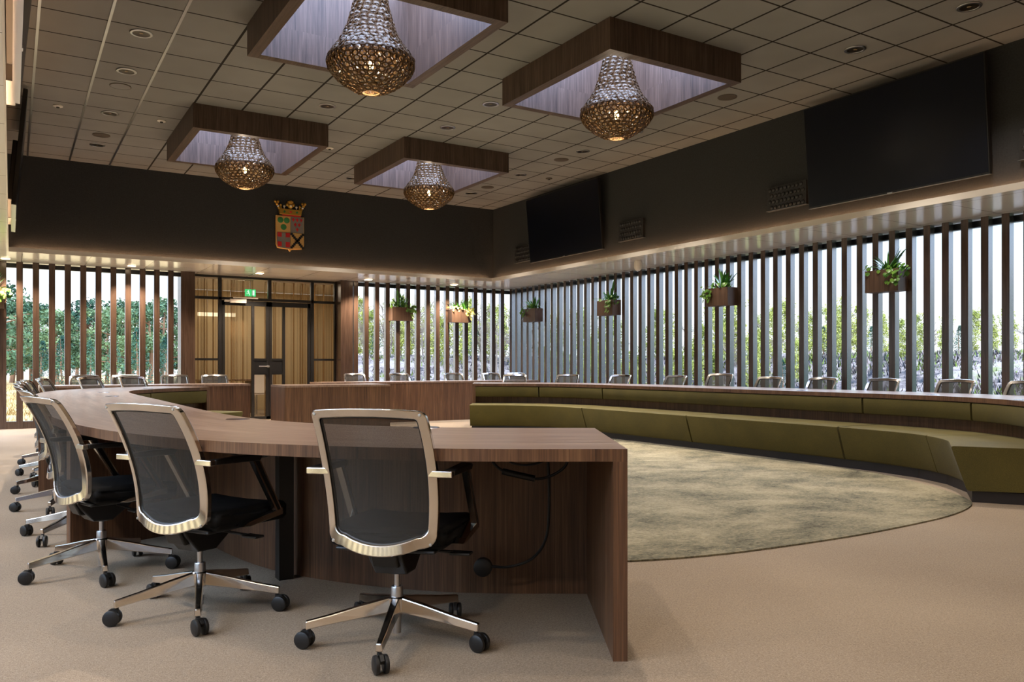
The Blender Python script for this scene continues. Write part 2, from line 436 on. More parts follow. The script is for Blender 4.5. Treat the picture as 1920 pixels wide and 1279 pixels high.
for a, b, c, d in ((2.885, 3.30, 2.32, 2.68), (3.36, 4.22, 2.32, 2.68), (4.285, 5.06, 2.32, 2.68), (5.12, 5.54, 2.32, 2.68),
                   (2.885, 3.30, .05, 1.13), (2.885, 3.30, 1.17, 2.27), (5.12, 5.54, .05, 1.13), (5.12, 5.54, 1.17, 2.27)):
    m = MB(); m.face([(a, YD, c), (b, YD, c), (b, YD, d), (a, YD, d)]); m.build('glass_pane', DOORGLASS, D)

def curtainmat():
    m, nt, b = newmat('sheer amber curtain'); nt.nodes.remove(b)
    tr = N(nt, 'ShaderNodeBsdfTransparent'); df = N(nt, 'ShaderNodeBsdfDiffuse'); tl = N(nt, 'ShaderNodeBsdfTranslucent')
    for s in (df, tl): s.inputs[0].default_value = (*lin((160, 130, 92)), 1)
    a = N(nt, 'ShaderNodeMixShader'); a.inputs[0].default_value = .55
    nt.links.new(df.outputs[0], a.inputs[1]); nt.links.new(tl.outputs[0], a.inputs[2])
    mx = N(nt, 'ShaderNodeMixShader'); lw = N(nt, 'ShaderNodeLayerWeight'); lw.inputs[0].default_value = .35
    f = math_(nt, 'ADD', math_(nt, 'MULTIPLY', lw.outputs['Facing'], 2.6), .14); f = math_(nt, 'MINIMUM', f, .97)
    nt.links.new(f, mx.inputs[0]); nt.links.new(tr.outputs[0], mx.inputs[1]); nt.links.new(a.outputs[0], mx.inputs[2])
    nt.links.new(mx.outputs[0], nt.nodes['Material Output'].inputs[0]); return m
CURT = curtainmat()
def curtain(x0, x1, label, seed):
    rr = random.Random(seed)
    r = thing('sheer_curtain', label, 'curtain', group='sheer curtains behind the glass doors')
    m = MB(); nX = 150; V = []; F = []
    ph = 0; prof = []
    for i in range(nX+1):
        x = x0+(x1-x0)*i/nX
        am = .6+.75*math.sin(i*.17+seed)**2; prof.append((x, 16.17+am*(.03*math.sin(ph)+.010*math.sin(ph*2.3+1)))); ph += (x1-x0)/nX/.2*2*math.pi*rr.uniform(.5, 1.6)
    for z in (.03, 1.3, 2.6): V += [(x, y, z) for x, y in prof]
    V += [(x, 16.16+(y-16.16)*.3, 2.68) for x, y in prof]
    n1 = nX+1
    for j in range(3):
        for i in range(nX): F.append((j*n1+i, j*n1+i+1, (j+1)*n1+i+1, (j+1)*n1+i))
    m.mesh(V, F); m.build('curtain_cloth', CURT, r, smooth=True, angle=180)
    m = MB(); m.box(x0, x1, 16.14, 16.18, 2.685, 2.70); m.build('curtain_track', WHITE, r)
curtain(2.9, 4.02, 'sheer amber curtain behind the left glass door leaf', 3)
curtain(4.24, 5.62, 'sheer amber curtain behind the right glass door leaf', 4)
# hall beyond
def wallpoly(name, p, q, mat, t=.1, z=2.75):
    d = Vector((q[0]-p[0], q[1]-p[1])).normalized(); nn = Vector((-d.y, d.x))*t
    m = MB(); m.prism([p, q, (q[0]+nn.x, q[1]+nn.y), (p[0]+nn.x, p[1]+nn.y)], 'z', 0, z); return struct(m.build(name, mat))
HALL = pmat('hall wall paint', (200, 182, 148), .8)
wallpoly('wall_hall_left', (2.80, 16.0), (3.42, 19.4), HALL)
wallpoly('wall_hall_right', (6.85, 19.4), (5.72, 16.0), HALL)
wallpoly('wall_hall_back', (3.42, 19.4), (6.85, 19.4), HALL)
m = MB(); m.prism([(2.75, 15.95), (5.75, 15.95), (6.9, 19.5), (3.4, 19.5)], 'z', 2.76, 2.82); struct(m.build('ceiling_hall', WHITE))
t = thing('reception_desk', 'low wooden desk in the lit hall behind the glass doors', 'desk', (3.75, 18.3, 0))
m = MB(); m.box(-.35, .75, -.3, .3, .70, .74); m.build('desk_top', WALT, t, bevel=.004)
for sx in (-.33, .69):
    m = MB(); m.box(sx, sx+.04, -.28, .28, 0, .70); m.build('side_panel', WAL, t)
t = thing('visitor_chair', 'white shell chair beside the desk in the lit hall', 'chair', (4.62, 17.6, 0), R(160))
m = MB(); m.box(-.21, .21, -.2, .2, .42, .45); m.build('seat', WHITE, t, bevel=.01)
m = MB(); m.box(-.2, .2, .19, .22, .45, .86); m.build('backrest', WHITE, t, bevel=.01)
for sx in (-.19, .17):
    for sy in (-.18, .16):
        m = MB(); m.box(sx, sx+.02, sy, sy+.02, 0, .42); m.build('leg', ALUD, t)
t = thing('exit_sign', 'green emergency exit sign glowing above the glass doors', 'sign', (4.06, 16.55, 2.48))
GREEN = emis('exit sign green', (60, 205, 118), .8); EXW = emis('exit sign white', (215, 255, 228), .9)
m = MB(); m.box(-.10, .10, -.02, .02, -.07, .07); m.build('sign_box', GREEN, t)
m = MB()   # running figure pictogram: head, body, limbs and door
m.lathe([(0, 0), (.011, 0), (.011, .002), (0, .002)], 12, M=Matrix.Translation((-.045, -.0215, .042)) @ Matrix.Rotation(R(90), 4, 'X'))
for a, b in (((-.05, .028), (-.035, -.005)), ((-.035, -.005), (-.06, -.022)), ((-.06, -.022), (-.08, -.02)), ((-.035, -.005), (-.015, -.025)), ((-.015, -.025), (-.02, -.05)),
             ((-.05, .026), (-.075, .01)), ((-.048, .026), (-.02, .012))):
    m.tube([(a[0], -.022, a[1]), (b[0], -.022, b[1])], .006, 6)
m.box(.03, .075, -.023, -.0205, -.05, .05)
m.build('pictogram', EXW, t)
m = MB(); m.tube([(0, 0, .07), (0, 0, .27)], .006, 6); m.build('hanging_rod', ALUD, t)
t = thing('hall_lamp', 'long warm strip lamp glowing in the hall left of the doors', 'lamp', (3.6, 18.9, 2.15))
m = MB(); m.box(-.1, .70, -.03, .03, -.02, .06); m.build('lamp_tube', emis('hall lamp glow', (255, 226, 180), 1.1), t)
m = MB(); m.tube([(.1, 0, .06), (.1, 0, .6)], .006, 6); m.tube([(.6, 0, .06), (.6, 0, .6)], .006, 6); m.build('hanging_rod', ALUD, t)

# ------------------------------------------------------------------ ceiling coffers and chandeliers
CN = ['nearest and left', 'nearest and right', 'far left', 'far right']
CROWN = pmat('amber crystal rim', (98, 72, 40), .55, 0, .2)
def crystalmat():
    m, nt, b = newmat('clear cut crystal'); nt.nodes.remove(b)
    tr = N(nt, 'ShaderNodeBsdfTransparent'); tr.inputs[0].default_value = (.86, .84, .8, 1)
    gl = N(nt, 'ShaderNodeBsdfGlossy'); gl.inputs['Roughness'].default_value = .1; gl.inputs[0].default_value = (.68, .6, .48, 1)
    mx = N(nt, 'ShaderNodeMixShader'); mx.inputs[0].default_value = .1
    nt.links.new(tr.outputs[0], mx.inputs[1]); nt.links.new(gl.outputs[0], mx.inputs[2])
    nt.links.new(mx.outputs[0], nt.nodes['Material Output'].inputs[0]); return m
CRYS = crystalmat()
def link_geo():
    """one crystal link: oval amber rim around a faceted clear pane, facing +X, long axis Z"""
    V = []; F = []; MI = []; n = 10
    for rr, dx in ((1, -.005), (1, .005), (.66, .007), (.66, -.007)):
        V += [(dx, math.cos(2*math.pi*k/n)*.5*rr, math.sin(2*math.pi*k/n)*.5*rr) for k in range(n)]
    for a, b in ((0, 1), (1, 2), (3, 0)):
        for k in range(n): F.append((a*n+k, a*n+(k+1) % n, b*n+(k+1) % n, b*n+k)); MI.append(0)
    c = len(V); V += [(.012, 0, 0), (-.012, 0, 0)]
    for k in range(n):
        F.append((2*n+k, 2*n+(k+1) % n, c)); MI.append(1); F.append((3*n+(k+1) % n, 3*n+k, c+1)); MI.append(1)
    return V, F, MI
LV, LF, LMI = link_geo()
lm = MB()
for f_, mi_ in zip(LF, LMI): lm.face([LV[i] for i in f_], None, mi_)
link_proto = None
def chandelier(cx, cy, label):
    global link_proto
    t = thing('chandelier', label, 'chandelier', (cx, cy, 0), group='crystal chandeliers in the ceiling boxes')
    prof = [(4.52, .10), (4.40, .118), (4.28, .138), (4.16, .165), (4.04, .198), (3.94, .235), (3.86, .280), (3.79, .335), (3.735, .372),
            (3.68, .380), (3.63, .368), (3.58, .345), (3.53, .312), (3.48, .268), (3.43, .212), (3.385, .15), (3.355, .085)]
    pts = [(r, z if z > 3.70 else 3.70-(3.70-z)*.74) for z, r in prof]; L = [0]
    for a, b in zip(pts, pts[1:]): L.append(L[-1]+math.dist(a, b))
    pos = []; s = 0.02; row = 0
    while s < L[-1]-.01:
        j = max(i for i in range(len(L)) if L[i] <= s); j = min(j, len(pts)-2); q = (s-L[j])/(L[j+1]-L[j])
        r = pts[j][0]+(pts[j+1][0]-pts[j][0])*q; z = pts[j][1]+(pts[j+1][1]-pts[j][1])*q
        tz = (pts[j+1][1]-pts[j][1]); tr = (pts[j+1][0]-pts[j][0]); ang = math.atan2(tr, -tz)
        cnt = max(10, int(2*math.pi*r/.066)) if z > 3.4 else max(9, int(2*math.pi*r/.06))
        cnt = min(cnt, 34)
        w = 2*math.pi*r/cnt
        for k in range(cnt):
            a = 2*math.pi*(k+.5*(row % 2))/cnt
            M = Matrix.Translation((r*math.cos(a), r*math.sin(a), z)) @ Matrix.Rotation(a, 4, 'Z') @ Matrix.Rotation(-ang+R(rnd.uniform(-7, 7)), 4, 'Y') @ Matrix.Rotation(R(rnd.uniform(-16, 16)), 4, 'Z')
            M = M @ Matrix.Diagonal((1, w*1.02, .058, 1))
            pos.append((r, z, a, M))
        s += .043; row += 1
    toc = math.atan2(-cy, -cx)
    def show(p):
        d = math.cos(p[2]-toc); return -(d+.15*p[0]/.38)
    order = sorted(range(len(pos)), key=lambda i: (0 if pos[i][1] < 4.1 else 1, show(pos[i])))
    big = set(order[:100])
    rest = MB()
    for i, (r, z, a, M) in enumerate(pos):
        if i in big:
            if link_proto is None: link_proto = o = lm.build('crystal_link', [CROWN, CRYS], t)
            else:
                o = link_proto.copy(); COL.objects.link(o); o.parent = t
            o.matrix_basis = M
        else:
            V = [M @ Vector(v) for v in LV]; b = len(rest.v); rest.v.extend([tuple(v) for v in V])
            for f_, mi_ in zip(LF, LMI): rest.f.append(tuple(b+x for x in f_)); rest.mi.append(mi_); rest.uv.append([(0, 0)]*len(f_))
    o = rest.build('crystal_links', [CROWN, CRYS], t); o['kind'] = 'stuff'
    m = MB(); ring = lambda r, z, rr: m.tube([(r*math.cos(2*math.pi*k/40), r*math.sin(2*math.pi*k/40), z) for k in range(41)], rr, 6)
    for hr, hz, ht in ((.10, 4.53, .006), (.08, 3.44, .005), (.23, 3.95, .004)):
        m = MB(); ring(hr, hz, ht); m.build('hoop', CROWN, t, smooth=True)
    m = MB(); ring(.372, 3.735, .006)
    for k in range(6):
        a = 2*math.pi*k/6; m.tube([(.365*math.cos(a), .365*math.sin(a), 3.735), (0, 0, 3.80)], .003, 5)
    m.build('ring_frame', CROWN, t, smooth=True)
    m = MB(); m.tube([(0, 0, 3.74), (0, 0, 4.93)], .008, 8); m.build('suspension_rod', ALUD, t)
    m = MB(); m.lathe([(0, .0), (.014, .004), (.022, .025), (.024, .045), (.016, .075), (.008, .09)], 14, (0, 0, 3.64)); m.build('bulb', BULB, t, smooth=True, angle=180)

for k, (x0, x1, ya, yb) in enumerate(COF):
    t = thing('ceiling_box', 'square walnut box hanging from the ceiling, %s of four' % CN[k], 'ceiling box', ((x0+x1)/2, (ya+yb)/2, ZC), group='walnut ceiling boxes')
    hx, hy = (x1-x0)/2, (yb-ya)/2; T = .10; zb = 3.905-ZC; zt = 4.93-ZC
    for nm, b in (('side_board', (-hx, hx, -hy, -hy+T, zb, 0)), ('side_board', (-hx, hx, hy-T, hy, zb, 0)), ('side_board', (-hx, -hx+T, -hy+T, hy-T, zb, 0)), ('side_board', (hx-T, hx, -hy+T, hy-T, zb, 0))):
        m = MB(); m.box(*b); m.build(nm, COFF, t)
    for b in ((-hx+T-.02, hx-T+.02, -hy+T-.02, -hy+T, 0, zt), (-hx+T-.02, hx-T+.02, hy-T, hy-T+.02, 0, zt), (-hx+T-.02, -hx+T, -hy+T, hy-T, 0, zt), (hx-T, hx-T+.02, -hy+T, hy-T, 0, zt)):
        m = MB(); m.box(*b); m.build('shaft_lining', COFF, t)
    m = MB(); m.box(-hx+T, hx-T, -hy+T, hy-T, zt-.01, zt+.03); m.build('light_panel', SKYL, t)
    chandelier((x0+x1)/2+.0, (ya+yb)/2, 'amber crystal chandelier hanging in the %s ceiling box' % CN[k].replace(' and ', ' '))

# ------------------------------------------------------------------ ceiling fittings
CUP = pmat('dark reflector cup', (64, 54, 44), .35, .7)
spots = [(1.06, 8.47), (1.06, 9.64), (1.06, 11.36), (1.06, 13.08), (3.29, 9.66), (4.95, 8.55), (4.95, 9.69), (4.92, 13.15), (3.2, 13.15), (7.2, 13.15), (7.2, 11.45), (7.2, 9.72), (7.2, 8.53), (7.2, 5.16), (7.2, 4.02)]
slab = ['largest and nearest of the left row', 'second of the left row', 'third of the left row', 'farthest of the left row', 'between the two left boxes', 'left of the near right box', 'in front of the far right box',
        'behind the far right box', 'behind the far left box', 'farthest of the right row', 'right of the far right box', 'third of the right row from the front', 'behind the near right chandelier', 'beside the near right box, above the screen', 'nearest of the right row']
proto = None
for (x, y), lb in zip(spots, slab):
    if proto is None:
        t = proto = thing('recessed_spotlight', '', 'spotlight', (x, y, ZC), group='round spotlights in the tiled ceiling')
        m = MB(); m.lathe([(.077, -.001), (.098, -.001), (.103, -.006), (.098, -.011), (.080, -.012), (.077, -.008), (.077, -.001)], 28); m.build('trim_ring', ALUD, t, smooth=True)
        m = MB(); m.lathe([(.079, -.0085), (.05, -.0045), (0, -.003)], 28); m.build('reflector', CUP, t, smooth=True)
        m = MB(); m.lathe([(.018, -.006), (.014, -.0085), (0, -.009)], 14); m.build('lamp', pmat('unlit lamp glass', (170, 150, 120), .15, .3), t, smooth=True)
        t['label'] = 'round recessed ceiling spotlight, '+lb
    else: copy_tree(proto, (x, y, ZC), 0, 'round recessed ceiling spotlight, '+lb)
GRL = pmat('speaker grille', (96, 86, 76), .6, .2); GRLL = pmat('pale speaker grille', (136, 134, 134), .5, .3)
for (x, y), lb in zip([(1.06, 10.2), (1.06, 12.5), (7.2, 6.87), (7.21, 10.29), (7.21, 12.56)],
                      ['pale grey, between the left spotlights', 'brown, at the far end of the left row', 'large, right of the near right box', 'second along the right side', 'farthest along the right side']):
    t = thing('ceiling_speaker', 'flat round ceiling speaker, '+lb, 'speaker', (x, y, ZC), group='round ceiling speakers')
    m = MB(); m.lathe([(.105, -.001), (.105, -.008), (.095, -.010), (0, -.012)], 28); m.build('grille', GRLL if lb.startswith('pale') else GRL, t, smooth=True)
    m = MB(); m.lathe([(.105, -.001), (.113, -.001), (.113, -.006), (.105, -.009)], 28); m.build('rim', GRL, t, smooth=True)
for (x, y), lb in zip([(.49, 11.36), (1.66, 11.35), (3.95, 11.49), (7.75, 11.42)], ['left of the left spotlight row', 'between the left spotlights and the far left box', 'between the two far boxes', 'near the right wall']):
    t = thing('smoke_detector', 'small ceiling detector '+lb, 'detector', (x, y, ZC), group='small ceiling detectors')
    m = MB(); m.lathe([(.055, -.001), (.055, -.012), (.035, -.02), (0, -.022)], 20); m.build('base', WHITE if x < 4 else GRL, t, smooth=True)
    m = MB(); m.lathe([(.02, -.021), (.018, -.032), (0, -.034)], 14); m.build('sensor', BLACK, t, smooth=True)
# perimeter downlights
dl = [(3.89, 15.17, 'above the glass doors'), (1.75, 15.17, 'above the back left window'), (-.07, 15.17, 'at the left end of the back ceiling edge'), (6.0, 15.17, 'right of the glass doors'), (7.9, 15.17, 'near the back right corner')]
for x, y, lb in dl:
    t = thing('recessed_downlight', 'small lit recessed downlight '+lb, 'downlight', (x, y, ZP), group='lit downlights in the low ceiling edge')
    m = MB(); m.box(-.075, .075, -.075, .075, -.006, -.001); m.build('frame', WHITE, t)
    m = MB(); m.box(-.058, .058, -.058, .058, -.010, -.0065); m.build('lens', LAMP, t)

# ------------------------------------------------------------------ screens, vents, crest, sensor
def screen(name, label, ya, yb, xbot, xtop, z0, z1, sgn):
    """sgn = +1: faces -X (right wall), -1: faces +X"""
    h = z1-z0; tilt = math.atan2((xbot-xtop), h)
    t = thing(name, label, 'screen', (xbot, (ya+yb)/2, z0))
    t.rotation_euler = (0, -tilt, 0)
    w = (yb-ya)/2; L = math.hypot(h, xbot-xtop)
    m = MB(); m.box(0 if sgn > 0 else -.045, .045 if sgn > 0 else 0, -w, w, 0, L); m.build('bezel', FRAMEBLK, t, bevel=.004)
    m = MB(); m.box(-.002*sgn-.001, -.002*sgn+.001, -w+.012, w-.012, .018, L-.012); m.build('display_panel', SCREEN, t)
    m = MB(); m.box(.045*sgn if sgn > 0 else -.10, .10 if sgn > 0 else -.045, -w*.62, w*.62, .12, L*.62); m.build('rear_housing', BLACK, t, bevel=.01)
    m = MB(); m.box(-.006*sgn-.003, -.006*sgn+.003, -.03, .03, -.006, .010); m.build('logo_tab', ALUD, t)
    m = MB(); m.box(-.003, .045 if sgn > 0 else .003, -w, w, -.004, 0) if sgn > 0 else m.box(-.045, .003, -w, w, -.004, 0); m.build('lower_trim', ALUD, t)
    return t
screen('wall_screen', 'large dark screen nearest on the right upper wall', 4.40, 6.55, 8.25, 8.15, 2.93, 4.12, 1)
screen('wall_screen', 'smaller-looking dark screen near the crest corner on the right upper wall', 10.60, 12.78, 8.25, 8.15, 2.945, 4.10, 1)
screen('wall_screen', 'dark screen seen edge-on on the left upper wall', 10.66, 12.84, .05, .165, 2.83, 4.14, -1)
screen('wall_screen', 'silver edged screen at the upper left picture edge', 4.50, 6.9, .055, .17, 2.93, 4.14, -1)
VENT = pmat('satin grey vent metal', (62, 60, 60), .4, .4); VENTW = pmat('pale vent metal', (196, 188, 180), .4, .2)
def vent(y0, y1, wx, sgn, label, mat):
    t = thing('air_vent', label, 'vent', (wx, (y0+y1)/2, 3.165), group='studded air vents on the upper walls')
    w = (y1-y0)/2; d = -sgn*.12 if sgn < 0 else -.05
    xa, xb = sorted((0, d))
    m = MB(); m.box(xa, xb, -w, w, -.15, .15); m.build('vent_box', mat, t, bevel=.004)
    xe = d; s = 1 if d > 0 else -1
    for r in range(4):
        for c in range(9):
            yy = -w+.045+(2*w-.09)*(c+.5*(r % 2))/8.5; zz = -.115+.075*r
            m = MB() if (r == 0 and c == 0) else m
            if r == 0 and c == 0: mm = m
            mm.lathe([(.026, 0), (.024, .010), (.012, .018), (0, .019)], 10, M=Matrix.Translation((xe, yy, zz)) @ Matrix.Rotation(R(90*s), 4, 'Y'))
    mm.build('nozzle_studs', mat, t, smooth=True)
    m = MB(); m.box(min(xa, xe-.01), max(xb, xe+.01), -w-.01, w+.01, -.156, -.15); m.build('lower_edge', ALUD, t)
vent(6.63, 7.23, BX1, 1, 'studded grey air vent left of the near right screen', VENT)
vent(9.66, 10.24, BX1, 1, 'studded grey air vent between the two right screens', VENT)
vent(12.82, 13.40, BX1, 1, 'studded grey air vent between the far right screen and the corner', VENT)
vent(3.55, 4.15, BX1, 1, 'studded grey air vent at the right picture edge', VENT)
vent(6.66, 7.26, BX0, -1, 'pale studded vent at the upper left picture edge', VENTW)
vent(12.82, 13.40, BX0, -1, 'small pale vent under the edge-on left screen', VENTW)

# crest: quartered shield with a gold crown
GOLD = pmat('gilded metal', (206, 160, 70), .3, .8); GOLDM = pmat('matt gold paint', (220, 176, 108), .55); RED = pmat('red enamel', (204, 34, 38), .4)
GRNE = pmat('green enamel', (56, 132, 72), .45); GREYE = pmat('grey enamel', (132, 128, 126), .5); BLKE = pmat('black enamel', (14, 13, 13), .5)
PEARL = pmat('pearl', (222, 214, 202), .25)
t = thing('coat_of_arms', 'painted coat of arms with gold crown on the dark back wall', 'crest', (4.19, BY1-.003, 3.06))
m = MB(); m.prism([(-.245, .10), (-.245, .60), (.245, .60), (.245, .10), (.22, .035), (.12, .025), (.03, .02), (0, -.02), (-.03, .02), (-.12, .025), (-.22, .035)], 'y', -.045, 0); m.build('shield', GOLDM, t)
def plate(name, poly, mat, d=.012, y=-.045): m = MB(); m.prism(poly, 'y', y-d, y); return m.build(name, mat, t)
plate('gold_quarter', [(-.235, .315), (-.235, .59), (-.005, .59), (-.005, .315)], GOLDM)
plate('grey_quarter', [(.005, .315), (.005, .59), (.235, .59), (.235, .315)], GREYE)
plate('cross_quarter', [(-.235, .10), (-.235, .305), (-.005, .305), (-.005, .03), (-.12, .035), (-.21, .045)], GREYE)
plate('saltire_quarter', [(.005, .03), (.005, .305), (.235, .305), (.235, .10), (.21, .045), (.12, .035)], GOLDM)
for cx, cz in ((-.175, .52), (-.065, .52), (-.12, .40)):
    m = MB(); m.lathe([(0, .012), (.03, .011), (.05, .004), (.052, 0)], 20, M=Matrix.Translation((cx, -.057, cz)) @ Matrix.Rotation(R(90), 4, 'X')); m.build('green_roundel', GRNE, t, smooth=True)
for cx, cz in ((.05, .54), (.12, .54), (.19, .54), (.085, .455), (.155, .455), (.12, .37)):
    plate('red_charge', [(cx, cz+.035), (cx+.028, cz+.005), (cx+.014, cz-.006), (cx, cz-.035), (cx-.014, cz-.006), (cx-.028, cz+.005)], RED, .008, -.057)
for a, b, c, d in ((-.225, -.155, .225, .30), (-.085, -.012, .225, .30), (-.225, -.155, .06, .14), (-.085, -.012, .05, .14)):
    plate('red_square', [(a, c), (a, d), (b, d), (b, c)], RED, .008, -.057)
m = MB()
for k in range(9):
    for sg in (1, -1):
        q = (k-4)/4; x = .12+q*.10; z = .17+sg*q*.118; m.box(x-.021, x+.021, -.066, -.057, z-.021, z+.021)
m.build('stepped_saltire', BLKE, t)
m = MB(); m.prism([(-.19, .62), (-.205, .72), (.205, .72), (.19, .62)], 'y', -.075, -.02); m.build('crown_band', GOLD, t, bevel=.006)
plate('crown_lining', [(-.14, .60), (-.14, .625), (.18, .625), (.18, .60)], RED, .02, -.05)
for x, col in ((-.11, GRNE), (0, RED), (.11, GRNE)):
    plate('band_jewel', [(x, .692), (x+.024, .67), (x, .648), (x-.024, .67)], col, .008, -.075)
def blob(m, x, z, r, y=-.05):
    m.lathe([(r*math.sin(math.pi*k/6), -r*math.cos(math.pi*k/6)) for k in range(7)], 10, (x, y, z))
m = MB()
blob(m, 0, .775, .05); blob(m, -.05, .80, .035); blob(m, .05, .80, .035); blob(m, 0, .84, .04); m.box(-.05, .05, -.07, -.03, .83, .86)
for sx in (-1, 1):
    blob(m, sx*.235, .80, .03); blob(m, sx*.262, .835, .026); blob(m, sx*.215, .835, .024); m.tube([(sx*.19, -.05, .71), (sx*.235, -.05, .80)], .02, 8); blob(m, sx*.17, .78, .022); m.tube([(sx*.16, -.05, .71), (sx*.17, -.05, .78)], .014, 8)
m.build('crown_leaves', GOLD, t, smooth=True)
m = MB()
for x, z in ((0, .775), (-.108, .765), (.108, .765), (-.215, .76), (.215, .76)): blob(m, x, z, .021, -.085 if x == 0 else -.055)
for x in (-.108, .108): m.tube([(x, -.055, .71), (x, -.055, .75)], .008, 6)
m.build('crown_pearls', PEARL, t, smooth=True)

t = thing('motion_sensor', 'white motion sensor hanging from the right ceiling edge', 'sensor', (8.62, 10.15, ZP))
m = MB(); m.lathe([(0, -.001), (.05, -.001), (.05, -.02), (.0, -.021)], 18); m.build('mount', WHITE, t, smooth=True)
m = MB(); m.lathe([(0, -.02), (.055, -.02), (.064, -.05), (.064, -.11), (.05, -.15), (.025, -.168), (0, -.17)], 20); m.build('housing', WHITE, t, smooth=True)

# ------------------------------------------------------------------ ring of council tables
CX, CY = 4.37, 7.36
def catmull(P, n):
    out = []
    for i in range(len(P)-1):
        p1, p2 = P[i], P[i+1]
        p0 = P[i-1] if i else (2*p1[0]-p2[0], 2*p1[1]-p2[1])
        p3 = P[i+2] if i+2 < len(P) else (2*p2[0]-p1[0], 2*p2[1]-p1[1])
        for k in range(n):
            t = k/n
            out.append(tuple(.5*((2*p1[j])+(-p0[j]+p2[j])*t+(2*p0[j]-5*p1[j]+4*p2[j]-p3[j])*t*t+(-p0[j]+3*p1[j]-3*p2[j]+p3[j])*t**3) for j in (0, 1)))
    out.append(P[-1]); return out
def resample(P, n):
    L = [0]
    for a, b in zip(P, P[1:]): L.append(L[-1]+math.dist(a, b))
    out = []; j = 0
    for i in range(n+1):
        s = L[-1]*i/n
        while j < len(P)-2 and L[j+1] < s: j += 1
        t = (s-L[j])/((L[j+1]-L[j]) or 1)
        out.append((P[j][0]+(P[j+1][0]-P[j][0])*t, P[j][1]+(P[j+1][1]-P[j][1])*t))
    return out
INq = [(-2.05, -4.32), (-2.62, -3.93), (-3.04, -3.38), (-3.23, -2.76), (-3.29, -1.8)]
OUTq = [(-2.54, -5.15), (-3.04, -4.83), (-3.45, -4.43), (-3.74, -4.0), (-3.94, -3.5), (-4.06, -3.0), (-4.14, -2.4), (-4.22, -1.2)]
INP = INq+[(-3.29, 0)]+[(x, -y) for x, y in reversed(INq)]
OUTP = OUTq+[(-4.24, 0)]+[(x, -y) for x, y in reversed(OUTq)]
NS = 96
def normals(P):
    out = []
    for i in range(len(P)):
        a, b = P[max(i-1, 0)], P[min(i+1, len(P)-1)]
        l = math.dist(a, b); out.append(((b[1]-a[1])/l, -(b[0]-a[0])/l))
    return out
ZT, TH = .74, .044
GROM = pmat('grommet metal', (150, 150, 156), .25, .9); GROMD = pmat('dark grommet', (74, 56, 46), .4, .2)

